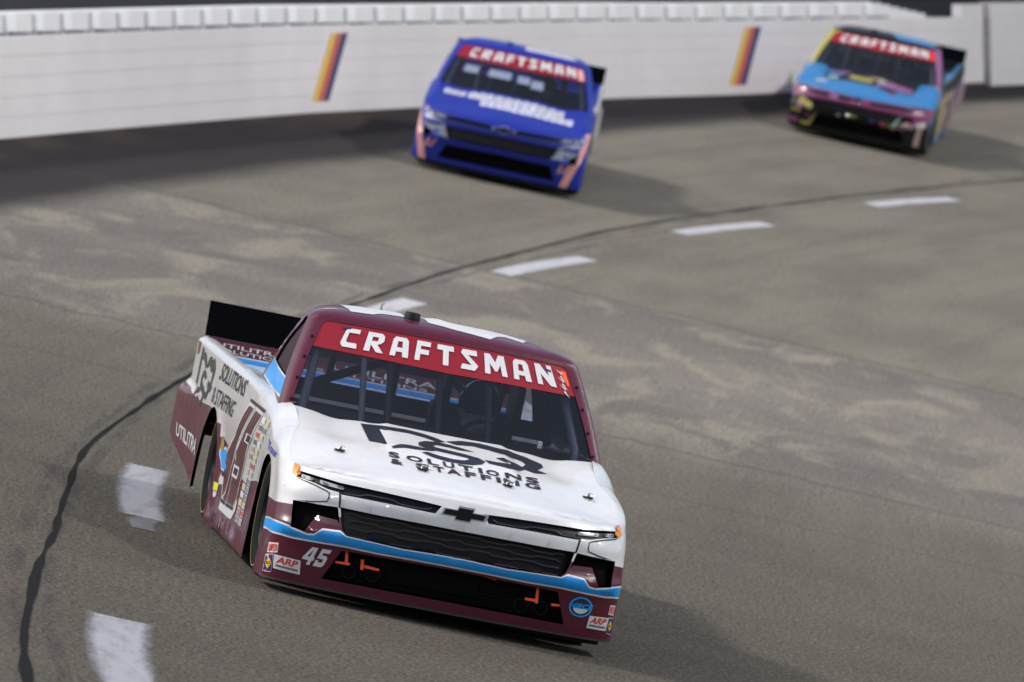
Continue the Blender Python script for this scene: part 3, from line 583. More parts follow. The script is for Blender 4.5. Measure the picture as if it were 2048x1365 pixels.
def build_body(ns=(110, 330), nv=64):
    S = np.concatenate([np.linspace(0, NOSE, ns[0], endpoint=False), np.linspace(NOSE, NOSE + SIDE, ns[1])])
    V = np.linspace(0, 1, nv)
    th = np.linspace(0, np.pi / 2, 900)
    n = 2.75
    def row_xy(z):
        y0 = sramp(z, [(.05,.115),(.12,.10),(.19,.085),(.37,.045),(.40,.02),(.445,.012),(.47,.03),(.58,.04),(.62,.03),(.68,.045),(.74,.075),(1.1,.12)])
        A = sramp(z, [(.05,.24),(.2,.25),(.44,.30),(.55,.36),(.65,.46),(.74,.58),(.85,.72),(1.1,.9)])
        X = side_x(y0 + A, z)
        x = X * np.sin(th) ** (2 / n); y = y0 + A * (1 - np.cos(th) ** (2 / n))
        L = np.concatenate([[0], np.cumsum(np.hypot(np.diff(x), np.diff(y)))]); L /= L[-1]
        s = S[:ns[0]] / NOSE
        xn = np.interp(s, L, x); yn = np.interp(s, L, y)
        q = (S[ns[0]:] - NOSE) / SIDE
        ys = y0 + A; yt = tail_y(z); yy = ys + q * (yt - ys)
        return np.concatenate([xn, side_x(yy, z)]), np.concatenate([yn, yy])
    zl = np.linspace(.05, 1.1, 160)
    XX = np.empty((len(S), 160)); YY = XX.copy()
    for j, z in enumerate(zl): XX[:, j], YY[:, j] = row_xy(z)
    def at(i, z): return np.array([np.interp(z, zl, XX[i]), np.interp(z, zl, YY[i])])
    P = np.empty((len(S), nv, 3)); ZB = np.empty(len(S)); ZT = np.empty(len(S))
    rho = sramp(S, [(0,.022),(.9,.022),(1.15,.06),(1.45,.12),(1.8,.09),(2.4,.035),(6.2,.035)])
    NX, NY = np.ones(len(S)), np.zeros(len(S))
    for i in range(len(S)):
        a = at(max(i - 2, 0), .72); b = at(min(i + 2, len(S) - 1), .72); t_ = b - a; t_ /= np.hypot(*t_)
        NX[i], NY[i] = t_[1], -t_[0]
    for i, s in enumerate(S):
        zt = .8
        for _ in range(12):
            x, y = at(i, zt)
            w = sstep(1.1, 1.45, y)
            zt = (1 - w) * hood_z(x - NX[i] * rho[i], y - NY[i] * rho[i]) + w * belt_z(y)
        x, y = at(i, .2)
        zb = ramp(y, [(.15,.122),(.9,.11),(3.6,.098)])
        if y > 3.6: zb = ramp(y, [(3.6,.098),(4.05,.19),(5.6,.43)])
        ZB[i] = zb; ZT[i] = zt
        z = zb + V * (zt - zb)
        P[i, :, 0] = np.interp(z, zl, XX[i]); P[i, :, 1] = np.interp(z, zl, YY[i]); P[i, :, 2] = z
    # roll the top edge inwards
    for j in range(nv):
        dx = np.gradient(P[:, j, 0]); dy = np.gradient(P[:, j, 1]); l = np.hypot(dx, dy) + 1e-9
        nx, ny = dy / l, -dx / l                    # outward
        t = np.clip((P[:, j, 2] - (ZT - rho)) / rho, 0, 1)
        ins = rho * (1 - np.sqrt(np.clip(1 - t * t, 0, 1)))
        P[:, j, 0] -= nx * ins; P[:, j, 1] -= ny * ins
    P[0, :, 0] = 0
    return S, V, P, ZB, ZT
class Grid:
    """table surface with domain (s, z) for the body and (s, v) for the cab; half with x >= 0, mirrored by sign"""
    def __init__(self, S, V, P, ZB=None, ZT=None):
        self.S, self.V, self.P, self.ZB, self.ZT = S, V, P, ZB, ZT
    def v_of(self, s, z):
        if self.ZB is None: return z
        zb = np.interp(s, self.S, self.ZB); zt = np.interp(s, self.S, self.ZT)
        return (z - zb) / (zt - zb)
    def __call__(self, s, z, sign=1):
        s = np.asarray(s, float); z = np.asarray(z, float)
        sg = np.where(s < 0, -1, 1) * sign; s = np.abs(s)
        v = np.clip(self.v_of(s, z), 0, self.V[-1])
        i = np.clip(np.searchsorted(self.S, s, side='right') - 1, 0, len(self.S) - 2)
        j = np.clip(np.searchsorted(self.V, v, side='right') - 1, 0, len(self.V) - 2)
        a = np.clip((s - self.S[i]) / (self.S[i+1] - self.S[i]), 0, 1)[..., None]; b = ((v - self.V[j]) / (self.V[j+1] - self.V[j]))[..., None]
        P = self.P
        Q = (1-a)*(1-b)*P[i, j] + a*(1-b)*P[i+1, j] + (1-a)*b*P[i, j+1] + a*b*P[i+1, j+1]
        Q = Q.copy(); Q[..., 0] *= sg
        return Q
# cab: front (windscreen) half, pillar corner, side, rear corner, rear window half
CF, CC, CS, CR_, CB = .80, .10, 1.45, .10, .72
CABS = [0, CF, CF+CC, CF+CC+CS, CF+CC+CS+CR_, CF+CC+CS+CR_+CB]
ROOF_Q = .12
def build_cab(nv=34, nr=26):
    segs = (40, 12, 60, 10, 30)
    S = [];
    for k, n_ in enumerate(segs): S.append(np.linspace(CABS[k], CABS[k+1], n_, endpoint=(k == 4)))
    S = np.concatenate(S)
    V = np.concatenate([np.linspace(0, 1, nv), 1 + np.linspace(0, 1, nr + 1)[1:]])
    P = np.empty((len(S), len(V), 3))
    def contour(t, ins=0.0):
        # t 0..1 from belt to roof edge
        yf = 1.285 + (1.935 - 1.285) * t
        X = .928 + (.782 - .928) * t - .012 * np.sin(np.pi * t) * -1
        yr = 3.16 + (2.84 - 3.16) * t
        bow = .085; rc = .068; rr = .10
        pts = []
        xf = X - rc
        x = np.linspace(0, xf, segs[0] + 1); pts += list(zip(x, yf + bow * (x / .84) ** 2))[:-1]
        sl = 2 * bow * xf / .84 ** 2; ye = yf + bow * (xf / .84) ** 2
        a0 = np.arctan(sl)
        # corner arc from direction (1, sl) to direction (0,1)
        ang = np.linspace(-np.pi/2 + a0, 0, segs[1] + 1)
        cx, cy = X - rc, ye + rc * np.cos(a0)
        pts += [(cx + rc * np.cos(g), cy + rc * np.sin(g)) for g in ang][:-1]
        y1 = cy; y2 = yr - rr
        pts += [(X - (.045 + .03 * t) * ((y - y1) / (y2 - y1)) ** 1.5, y) for y in np.linspace(y1, y2, segs[2] + 1)][:-1]
        Xr = X - (.045 + .03 * t)
        ang = np.linspace(0, np.pi/2, segs[3] + 1)
        pts += [(Xr - rr + rr * np.cos(g), y2 + rr * np.sin(g)) for g in ang][:-1]
        pts += [(x, yr) for x in np.linspace(Xr - rr, 0, segs[4])]
        return np.array(pts)
    for j, v in enumerate(V):
        if v <= 1:
            c = contour(v); z = .955 + (1.455 - .955) * v
            P[:, j, 0] = c[:, 0]; P[:, j, 1] = c[:, 1]
            # windscreen top is bowed up a little in the middle
            P[:, j, 2] = z + .012 * v * (1 - np.clip(c[:, 0] / .7, 0, 1) ** 2) * (c[:, 1] < 2.4)
        else:
            w = v - 1; c = contour(1.0); q = 1 - w * (1 - ROOF_Q)
            # first the shoulder, then the roof panel
            cen = np.array([0, 2.47])
            qq = q
            z0 = 1.455 + .012 * (1 - np.clip(c[:, 0] / .7, 0, 1) ** 2) * (c[:, 1] < 2.4)
            lift = np.sqrt(1 - qq ** 7) * .058 + .030 * (1 - qq ** 2)
            d = c - cen
            P[:, j, 0] = d[:, 0] * qq; P[:, j, 1] = cen[1] + d[:, 1] * qq
            P[:, j, 2] = z0 + lift
    P[0, :, 0] = 0; P[-1, :, 0] = 0
    return S, V, P
# ---------------------------------------------------------------- race trucks
YC = 2.4                                        # truck origin sits this far behind the nose
BG = build_body(); BODY = Grid(*BG)
CG = build_cab(); CAB = Grid(*CG)
def norm_of(fn, a, b, ea, eb, flip=1):
    P = fn(a + ea, b) - fn(a - ea, b); Q = fn(a, b + eb) - fn(a, b - eb)
    N = np.cross(P, Q) * flip; l = np.linalg.norm(N, axis=-1, keepdims=True); l[l < 1e-12] = 1
    return N / l
def body_fn(sign):
    def f(s, z): return BODY(np.clip(s, 0, NOSE + SIDE), z) * np.array([sign, 1, 1])
    def n(s, z):
        P = f(s + .012, z) - f(np.maximum(s - .012, 0), z)
        if np.ndim(s): P[np.asarray(s) < .012] = (1 * sign, 0, 0)
        zt = np.interp(s, BODY.S, BODY.ZT); zb = np.interp(s, BODY.S, BODY.ZB)
        Q = f(s, np.minimum(z + .006, zt)) - f(s, np.maximum(z - .006, zb))
        N = np.cross(P, Q) * sign; N /= np.linalg.norm(N, axis=-1, keepdims=True) + 1e-12
        return N
    return f, n
def cab_fn(sign):
    def f(s, v): return CAB(np.clip(s, 0, CABS[-1]), v) * np.array([sign, 1, 1])
    def n(s, v):
        P = f(s + .012, v) - f(np.maximum(s - .012, 0), v)
        if np.ndim(s):
            P[np.asarray(s) < .012] = (1 * sign, 0, 0); P[np.asarray(s) > CABS[-1] - .012] = (-1 * sign, 0, 0)
        Q = f(s, np.minimum(v + .012, 2)) - f(s, np.maximum(v - .012, 0))
        N = np.cross(P, Q) * sign; N /= np.linalg.norm(N, axis=-1, keepdims=True) + 1e-12
        return N
    return f, n
def hood_P(x, y): return np.stack([x, y, hood_z(x, y)], -1)
def hood_N(x, y):
    e = .008; zx = (hood_z(x+e, y) - hood_z(x-e, y))/(2*e); zy = (hood_z(x, y+e) - hood_z(x, y-e))/(2*e)
    N = np.stack([-zx, -zy, np.ones_like(zx)], -1); return N/np.linalg.norm(N, axis=-1, keepdims=True)
OFF = np.array([0, -YC, 0])
def circle_open(cy, cz, r, zlow, n=30):
    a = np.linspace(-.35, math.pi + .35, n)
    return [(cy + r*math.cos(t), cz + r*math.sin(t)) for t in a] + [(cy - r*.93, zlow), (cy + r*.93, zlow)]
def side_s(y, z):
    """domain s of a point on the flank"""
    zz = np.clip(z, .13, .95); k = np.linspace(NOSE*.8, NOSE + SIDE, 700); yy = BODY(k, np.full_like(k, zz))[:, 1]
    return float(np.interp(y, yy, k))
ARCH = [[(side_s(y, z), z) for y, z in circle_open(c, .335, r, .0)] for c, r in ((FW, .392), (RW, .398))]
S_COWL = side_s(1.40, .9)
FRONT_FEAT = dict(slot=F['slot'], amber=F['amber'], gap=F['gap'], vent=F['vent'])
def mirror_join(half, lo=0.):
    return half
GRILLE = [(lo_s, z) for lo_s, z in F['grille_half']]
LOWER = [(s, z) for s, z in F['lower_half']]
class Col:
    """accumulates panels into one mesh"""
    def __init__(self): self.v = []; self.f = []; self.m = []; self.n = []; self.k = 0
    def add(self, V, Fc, M, N):
        self.v.append(V); self.n.append(N); self.f.append(np.asarray(Fc) + self.k); self.m.append(np.asarray(M)); self.k += len(V)
    def build(self, name, mats, parent):
        return mesh_obj(name, np.concatenate(self.v) + OFF, np.concatenate(self.f), mats, parent, np.concatenate(self.m), True, np.concatenate(self.n))
def paneled(acc, fn, nf, outer, regions, holes, step, extra=(), base=0, flip=False, lip=None, lipmat=0, mind=.38):
    P, T = cdt(outer, [r for r, _ in regions] + list(holes), step, extra, mind)
    c = P[T].mean(1); mi = np.full(len(T), base); keep = np.ones(len(T), bool)
    for poly, m in regions: mi[in_poly(c[:, 0], c[:, 1], poly)] = m
    for h in holes: keep &= ~in_poly(c[:, 0], c[:, 1], h)
    T, mi = T[keep], mi[keep]
    V = fn(P[:, 0], P[:, 1]); N = nf(P[:, 0], P[:, 1])
    tn = np.cross(V[T[:, 1]] - V[T[:, 0]], V[T[:, 2]] - V[T[:, 0]]); fl = (tn * N[T].mean(1)).sum(1) < 0
    T[fl] = T[fl][:, ::-1]
    used = np.unique(T); re = np.full(len(P), -1); re[used] = np.arange(len(used))
    acc.add(V[used], re[T], mi, N[used])
    if lip:
        for h, lp in zip(holes, lip if isinstance(lip, (list, tuple)) else [lip]*len(holes)):
            L = np.array(resample(h, np.array(step))); A_ = fn(L[:, 0], L[:, 1]); Nn = nf(L[:, 0], L[:, 1]); B_ = A_ - Nn*lp
            n = len(L); ed = [i for i in range(n) if not (L[i, 0] < 1e-4 and L[(i+1) % n, 0] < 1e-4) and not (L[i, 0] > 3.1 and L[(i+1) % n, 0] > 3.1 and abs(L[i, 0] - L[(i+1) % n, 0]) < 1e-6)]
            q = [(i, (i+1) % n, n+(i+1) % n) for i in ed] + [(i, n+(i+1) % n, n+i) for i in ed]
            t = np.roll(A_, -1, 0) - np.roll(A_, 1, 0); ln = np.cross(t, Nn); ln /= np.linalg.norm(ln, axis=1, keepdims=True) + 1e-9
            acc.add(np.concatenate([A_, B_]), q, np.full(len(q), lipmat), np.concatenate([ln, ln]))
def inset(name, fn, nf, loops, depth, mat, parent, step=(.05, .05)):
    acc = Col()
    for L in loops:
        P, T = cdt(L, [], step); V = fn(P[:, 0], P[:, 1]); N = nf(P[:, 0], P[:, 1]); V = V - N*depth
        tn = np.cross(V[T[:, 1]] - V[T[:, 0]], V[T[:, 2]] - V[T[:, 0]]); fl = (tn * N[T].mean(1)).sum(1) < 0; T[fl] = T[fl][:, ::-1]
        acc.add(V, T, np.zeros(len(T), int), N)
    return acc.build(name, mat, parent)
def grow(poly, d):
    """offset a loop outwards by d"""
    p = np.array(poly, float); a = np.roll(p, 1, 0); b = np.roll(p, -1, 0); area = .5*np.sum(p[:, 0]*b[:, 1] - b[:, 0]*p[:, 1])
    e1 = p - a; e2 = b - p; n1 = np.stack([e1[:, 1], -e1[:, 0]], 1); n2 = np.stack([e2[:, 1], -e2[:, 0]], 1)
    n1 /= np.linalg.norm(n1, axis=1, keepdims=True) + 1e-9; n2 /= np.linalg.norm(n2, axis=1, keepdims=True) + 1e-9
    n = n1 + n2; n /= np.linalg.norm(n, axis=1, keepdims=True) + 1e-9
    k = np.clip(1/np.maximum((n*n1).sum(1), .35), 1, 2.2)[:, None]
    return [tuple(q) for q in p + n*k*d*(1 if area > 0 else -1)]

# ---- decals: flat artwork in a view plane, wrapped onto the bodywork
class Skin:
    def __init__(self, objs):
        V = []; P = []; b = 0
        for o in objs:
            V += [v.co.copy() for v in o.data.vertices]; P += [tuple(i + b for i in p.vertices) for p in o.data.polygons]; b = len(V)
        self.t = BVHTree.FromPolygons(V, P)
    def hit(self, a, b, view):
        b2 = b
        if view == 'front': o, d = Vector((a, -4 - YC, b)), Vector((0, 1, 0))
        elif view == 'top': o, d = Vector((a, b - YC, 4)), Vector((0, 0, -1))
        elif view == 'right': o, d = Vector((-4, a - YC, b)), Vector((1, 0, 0))
        else: o, d = Vector((4, a - YC, b)), Vector((-1, 0, 0))
        p, n, i, _ = self.t.ray_cast(o, d)
        if p is None:
            p, n, i, _ = self.t.find_nearest(o + d*(3.6 if view in ('front',) else 3.05))
        if n.dot(d) > 0: n = -n
        return p, n
def quad_map(q):
    """unit square -> 4 corners TL, TR, BR, BL (u right, v up)"""
    tl, tr, br, bl = [np.array(c, float) for c in q]
    return lambda u, v: (bl*(1-u)*(1-v) + br*u*(1-v) + tr*u*v + tl*(1-u)*v)
def put_flat(name, skin, view, pts, tris, mat, parent, off=.003, back=None):
    off = .0004 + off*.8
    V = []; N = []
    for a, b in pts:
        p, n = skin.hit(a, b, view); V.append(p + n*off); N.append(n)
    me_f = []
    for t in tris:
        a, b, c = (Vector(V[i]) for i in t[:3]); nn = (b - a).cross(c - a)
        me_f.append(t if nn.dot(N[t[0]]) >= 0 else tuple(reversed(t)))
    return mesh_obj(name, V, me_f, mat, parent)
def art(name, skin, view, polys, mat, parent, q=None, off=.003, step=.05, holes=()):
    """union of polygons (in plane coords, or unit coords mapped by quad q) as one decal"""
    if q is not None:
        m = quad_map(q); polys = [[tuple(m(u, v)) for u, v in p] for p in polys]; holes = [[tuple(m(u, v)) for u, v in p] for p in holes]
    allp = np.concatenate([np.array(p) for p in polys]); lo, hi = allp.min(0) - .01, allp.max(0) + .01
    box = [(lo[0], lo[1]), (hi[0], lo[1]), (hi[0], hi[1]), (lo[0], hi[1])]
    P, T = cdt(box, polys + list(holes), (step, step)); c = P[T].mean(1); k = np.zeros(len(T), bool)
    for p in polys: k |= in_poly(c[:, 0], c[:, 1], p)
    for p in holes: k &= ~in_poly(c[:, 0], c[:, 1], p)
    T = T[k]; used = np.unique(T); re = np.full(len(P), -1); re[used] = np.arange(len(used))
    return put_flat(name, skin, view, P[used].tolist(), [tuple(int(i) for i in t) for t in re[T]], mat, parent, off)
TXT = {}
def text2d(s, weight=0., shear=0.):
    """outline text as triangles in the unit box"""
    key = (s, weight, shear)
    if key in TXT: return TXT[key]
    cu = bpy.data.curves.new('lettering', 'FONT'); cu.body = s; cu.offset = weight; cu.shear = shear; cu.resolution_u = 3
    o = bpy.data.objects.new('lettering', cu); col.objects.link(o); dg = bpy.context.evaluated_depsgraph_get(); me = bpy.data.meshes.new_from_object(o.evaluated_get(dg))
    bm = bmesh.new(); bm.from_mesh(me); bmesh.ops.triangulate(bm, faces=bm.faces)
    P = np.array([(v.co.x, v.co.y) for v in bm.verts]); lo, hi = P.min(0), P.max(0)
    for ax in range(2):
        for k_ in np.linspace(0, 1, 14 if ax == 0 else 4)[1:-1]:
            co = lo + (hi - lo)*k_
            bmesh.ops.bisect_plane(bm, geom=list(bm.verts) + list(bm.edges) + list(bm.faces), plane_co=(co[0], co[1], 0), plane_no=(1, 0, 0) if ax == 0 else (0, 1, 0), dist=1e-5)
    bmesh.ops.triangulate(bm, faces=bm.faces)
    bm.verts.ensure_lookup_table(); P = np.array([(v.co.x, v.co.y) for v in bm.verts]); P = (P - lo)/(hi - lo)
    T = [tuple(v.index for v in f.verts) for f in bm.faces]; bm.free(); bpy.data.objects.remove(o); bpy.data.meshes.remove(me); bpy.data.curves.remove(cu)
    TXT[key] = (P, T); return TXT[key]
def lettering(name, skin, view, s, q, mat, parent, off=.0045, weight=0., shear=0.):
    P, T = text2d(s, weight, shear); m = quad_map(q)
    return put_flat(name, skin, view, [tuple(m(u, v)) for u, v in P], T, mat, parent, off)
SQ = [(0, 0), (1, 0), (1, 1), (0, 1)]
# blocky capitals of the windscreen banner, each in a unit cell (strokes are unions)
GLY = {
 'C': [[(0, .18), (.14, 0), (.98, 0), (.92, .26), (.36, .26), (.30, .34), (.36, .78), (.98, .78), (1, 1), (.28, 1), (.14, .86)]],
 'R': [[(0, 0), (.30, 0), (.38, 1), (.10, 1)], [(.36, 1), (.34, .78), (.68, .78), (.66, .58), (.34, .56), (.33, .34), (.60, .36), (.84, .48), (.98, .62), (.98, .88), (.84, 1)], [(.30, .40), (.62, .44), (1.0, 0), (.64, 0)]],
 'A': [[(0, 0), (.30, 0), (.40, .78), (.64, .78), (.68, 0), (1, 0), (.98, .84), (.84, 1), (.26, 1), (.12, .86)], [(.28, .24), (.72, .24), (.72, .46), (.30, .46)]],
 'F': [[(0, 0), (.32, 0), (.40, 1), (.12, 1)], [(.36, .76), (.98, .76), (1, 1), (.36, 1)], [(.34, .34), (.86, .34), (.90, .58), (.34, .58)]],
 'T': [[(0, .74), (1, .74), (1, 1), (.04, 1)], [(.34, 0), (.66, 0), (.70, .78), (.36, .78)]],
 'S': [[(0, 0), (.78, 0), (1, .26), (.46, .74), (.98, .74), (.98, 1), (.18, 1), (.06, .80), (.62, .26), (.10, .26)]],
 'M': [[(0, 0), (.24, 0), (.28, 1), (.06, 1)], [(.76, 0), (1, 0), (.96, 1), (.72, 1)], [(.22, 1), (.22, .62), (.46, .18), (.56, .18), (.78, .62), (.78, 1), (.70, 1), (.52, .62), (.32, 1)]],
 'N': [[(0, 0), (.28, 0), (.30, 1), (.06, 1)], [(.72, 0), (1, 0), (.98, 1), (.72, 1)], [(.22, 1), (.24, .62), (.70, 0), (.80, 0), (.78, .40), (.36, 1)]],
}
def cell_word(word, gap=.30, widths=None):
    x = 0; polys = []; W_ = []
    for ch in word:
        w = (widths or {}).get(ch, 1.0); polys += [[(x + u*w, v) for u, v in p] for p in GLY[ch]]; x += w + gap
    x -= gap
    return [[(u/x, v) for u, v in p] for p in polys]
D4 = [[(.02, .26), (.98, .26), (.98, .46), (.02, .46)], [(.02, .40), (.30, .40), (.66, 1), (.36, 1)], [(.56, 0), (.84, 0), (.90, 1), (.60, 1)]]
D5 = [[(.10, .78), (.95, .78), (1, 1), (.14, 1)], [(.08, .46), (.36, .46), (.40, 1), (.14, 1)], [(.08, .44), (.80, .44), (.80, .64), (.10, .64)], [(.62, .12), (.92, .12), (.96, .50), (.80, .64), (.66, .64)], [(.02, .0), (.76, .0), (.92, .14), (.80, .24), (.04, .24)], [(.02, 0), (.24, 0), (.28, .34), (.04, .34)]]
def digits45(dx=.48, gap=.06):
    return [[(u*dx, v) for u, v in p] for p in D4] + [[(dx + gap + u*(1 - dx - gap), v) for u, v in p] for p in D5]

rubber_m = principled('tyre_rubber', (.010, .010, .0105), .85, spec=.15, var=.3, vscale=20)
rim_m = principled('rim_black', (.03, .03, .032), .4, metal=.6)
black_m = principled('matt_black', (.006, .006, .007), .6, spec=.25)
mesh_m = principled('grille_black_gloss', (.004, .0035, .005), .4, coat=.0, spec=.25, bump=(420, .10))
screen_m = principled('radiator_screen', (.003, .003, .0035), .9, spec=.08)
deep_m = principled('deep_black', (.004, .004, .0045), .7, spec=.12)
barm = principled('grille_bar_black', (.045, .042, .048), .22, coat=.6)
spoil_m = principled('spoiler_black', (.0015, .0017, .003), .8, spec=.03)
steel_m = principled('pin_steel', (.5, .5, .5), .25, metal=1.)
cage_m = principled('cage_grey', (.60, .61, .62), .45)
cage_b = principled('cage_slate', (.11, .12, .15), .5)
cage_d = principled('cage_dark', (.05, .052, .06), .5)
lens_c = principled('headlight_lens', (.42, .45, .47), .15, coat=.6)
lamp_d = principled('lamp_reflector', (.10, .11, .12), .2, coat=.6)
amber_m = principled('amber_marker', (.75, .26, .02), .2, coat=1.)
orange_m = principled('orange_strap', (.95, .10, .02), .5)
int_m = principled('cabin_dark', (.014, .015, .020), .6)
seat_c = principled('seat_black', (.012, .012, .014), .6)
suit_m = principled('driver_suit', (.02, .02, .028), .8)
helm_m = principled('helmet_grey', (.85, .85, .80), .15, coat=1.)
visor_m = principled('visor_dark', (.01, .01, .012), .08, coat=1.)
wind_m = glass('windscreen_polycarbonate', (.46, .48, .56))
rear_m = glass('rear_window_glass', (.80, .82, .85))
pane_m = principled('side_window_film', (.022, .003, .006), .5, spec=.15)
red_m = principled('banner_red', (.235, .005, .014), .4, coat=.1)
bwhite = principled('decal_white', (.58, .585, .60), .4, coat=.15)
bblack = principled('decal_black', (.008, .009, .016), .4, coat=.15)
dust_m = principled('road_grime', (.20, .17, .17), .8)

def make_truck(idx, name, label, place, liv):
    hi = idx == 0
    r, phi, psi, rho = place
    er = Vector((math.cos(phi), math.sin(phi), 0)); et = Vector((-math.sin(phi), math.cos(phi), 0)); zz = Vector((0, 0, 1))
    left = -(er*math.cos(BANK) + zz*math.sin(BANK)); up = -er*math.sin(BANK) + zz*math.cos(BANK); back = -et
    L = math.cos(psi)*left + math.sin(psi)*back; Bk = -math.sin(psi)*left + math.cos(psi)*back
    L2 = math.cos(rho)*L + math.sin(rho)*up; U2 = -math.sin(rho)*L + math.cos(rho)*up
    o = Vector(((R1 + r)*math.cos(phi) - R1, (R1 + r)*math.sin(phi), r*TB))
    o = o - up*liv.get('sink', 0.)
    M = Matrix(((L2.x, Bk.x, U2.x, o.x), (L2.y, Bk.y, U2.y, o.y), (L2.z, Bk.z, U2.z, o.z), (0, 0, 0, 1)))
    if liv.get('size'): M = M @ Matrix.Diagonal((*liv['size'], 1))
    root = empty(name, M); tag(root, label, 'race truck', 'race trucks on the banked turn')
    st = (.034, .034) if hi else (.07, .055)
    mats = liv['mats']
    # ---- body shell
    acc = Col(); g_h = F['grille_half']; l_h = F['lower_half']
    gr = [(0, g_h[0][1])] and ([(0., .5795)] + [(s, z) for s, z in reversed(g_h[:9]) if s > .02] + [(s, z) for s, z in reversed(g_h[9:]) if s > .02] + [(0., .436)])
    lw = [(0., .3655)] + [(s, z) for s, z in l_h if s > .02] + [(0., .188)]
    sk = np.linspace(0, NOSE + SIDE, 240 if hi else 120)
    zb = np.interp(sk, BODY.S, BODY.ZB); zt = np.interp(sk, BODY.S, BODY.ZT)
    outer = list(zip(sk, zb)) + list(zip(sk[::-1], zt[::-1]))
    rhoS = np.interp(sk, [0, .9, 1.15, 1.45, 1.8, 2.4, 6.2], [.022, .022, .06, .12, .09, .035, .035])
    extra = [(s, t - ro*k_) for s, t, ro in zip(sk, zt, rhoS) for k_ in ((.04, .15, .35, .65, 1.0) if hi else (.15, .6))]
    for sign in (-1, 1):
        fn, nf = body_fn(sign)
        regs = liv['body'](sign)
        holes = [F['slot'], gr, F['vent'], lw] + ARCH
        paneled(acc, fn, nf, outer, regs, holes, st, extra, base=0, lip=[.018, .045, .045, .045, .02, .02], lipmat=liv.get('lip', 4))
    body = acc.build('body_shell', mats, root)
    # ---- hood and fender tops
    acc = Col(); sc = np.array([s for s in sk if s <= S_COWL] + [S_COWL])
    e = BODY(sc, np.interp(sc, BODY.S, BODY.ZT))
    tg_ = np.gradient(e[:, :2], axis=0); tg_ /= np.linalg.norm(tg_, axis=1, keepdims=True); e[:, 0] += tg_[:, 1]*.0015; e[:, 1] -= tg_[:, 0]*.0015; e[0, 0] = 0
    rim = [(x, y) for x, y in e[:, :2]]
    cy = lambda x: 1.315 + .10*(x/.87)**2
    xe, ye = rim[-1]
    back_ = [(x, cy(x)) for x in np.linspace(xe - .02, -xe + .02, 40)]
    outer_h = rim + back_ + [(-x, y) for x, y in rim[::-1]][:-1]
    hr = liv.get('hood', lambda: [])()
    paneled(acc, hood_P, hood_N, outer_h, hr, [], (.045, .045) if hi else (.08, .08), base=liv.get('hood_base', 0))
    hood = acc.build('hood', mats, root)
    # ---- cab
    acc = Col(); G_ = F['glass']; rows = np.linspace(0, 2, 9)
    gl = [(0, .0), (.80, .0), (.795, .07), (.79, .97), (.775, .992), (.70, 1.0), (0, 1.0)]
    gl = [(0., .005), (.797, .005), (.795, .10), (.783, .955), (.770, .985), (.735, .995), (0., .995)]
    sw = [(.925, .335), (.915, .955), (.935, .99), (1.05, .995), (1.25, .97), (1.45, .90), (1.85, .78), (2.06, .66), (2.09, .55), (2.05, .378)]
    rw = [(CABS[4] + .01, .19), (CABS[4] + .01, .92), (CABS[5], .95), (CABS[5], .185)]
    outer_c = [(0, 0), (CABS[5], 0), (CABS[5], 2), (0, 2)]
    for sign in (-1, 1):
        fn, nf = cab_fn(sign)
        rg = liv['cab'](sign)
        ex = [(s, v) for s in np.linspace(.05, CABS[5] - .05, 60 if hi else 24) for v in (1.02, 1.05, 1.09, 1.14, 1.2)] + [(s, v) for s in np.linspace(.80, .91, 8) for v in np.linspace(.01, 1.0, 40)]
        paneled(acc, fn, nf, outer_c, rg, [gl, sw, rw], (.06, .07) if hi else (.10, .10), ex, base=liv['cab_base'], lip=.03, lipmat=4, mind=.12)
        ring = fn(np.linspace(0, CABS[5], 60), np.full(60, 2.0)); cen = np.array([[0, 2.47, ring[:, 2].max() + .002]])
        V = np.concatenate([ring, cen]); acc.add(V, [(i, i+1, 60) if sign > 0 else (i+1, i, 60) for i in range(59)], np.full(59, liv['cab_base']), np.tile([0, 0, 1.], (61, 1)))
    cab = acc.build('cab', mats, root)
    lin = Col()
    for sign in (-1, 1):
        fn, nf = cab_fn(sign)
        paneled(lin, lambda s, v: fn(s, v) - nf(s, v)*.022, lambda s, v: -nf(s, v), outer_c, [], [gl, sw, rw], (.12, .12))
    lin.build('cabin_lining', [int_m], cab)
    # windscreen with its banner
    for nm, poly, mt, dp in (('windshield', gl, wind_m, .006),):
        acc = Col()
        for sign in (-1, 1):
            fn, nf = cab_fn(sign); P, T = cdt(poly, [], (.06, .07)); V = fn(P[:, 0], P[:, 1]); N = nf(P[:, 0], P[:, 1]); V = V - N*dp
            tn = np.cross(V[T[:, 1]] - V[T[:, 0]], V[T[:, 2]] - V[T[:, 0]]); fl = (tn*N[T].mean(1)).sum(1) < 0; T[fl] = T[fl][:, ::-1]
            acc.add(V, T, np.zeros(len(T), int), N)
        ws = acc.build(nm, [mt], root)
    bn = [(0., .685), (.40, .698), (.786, .71), (.783, .955), (.770, .985), (.735, .994), (0., .994)]
    acc = Col()
    for sign in (-1, 1):
        fn, nf = cab_fn(sign); P, T = cdt(bn, [], (.06, .07)); V = fn(P[:, 0], P[:, 1]); N = nf(P[:, 0], P[:, 1]); V = V - N*.003
        tn = np.cross(V[T[:, 1]] - V[T[:, 0]], V[T[:, 2]] - V[T[:, 0]]); fl = (tn*N[T].mean(1)).sum(1) < 0; T[fl] = T[fl][:, ::-1]
        acc.add(V, T, np.zeros(len(T), int), N)
    banner = acc.build('windshield_banner', [red_m], ws)
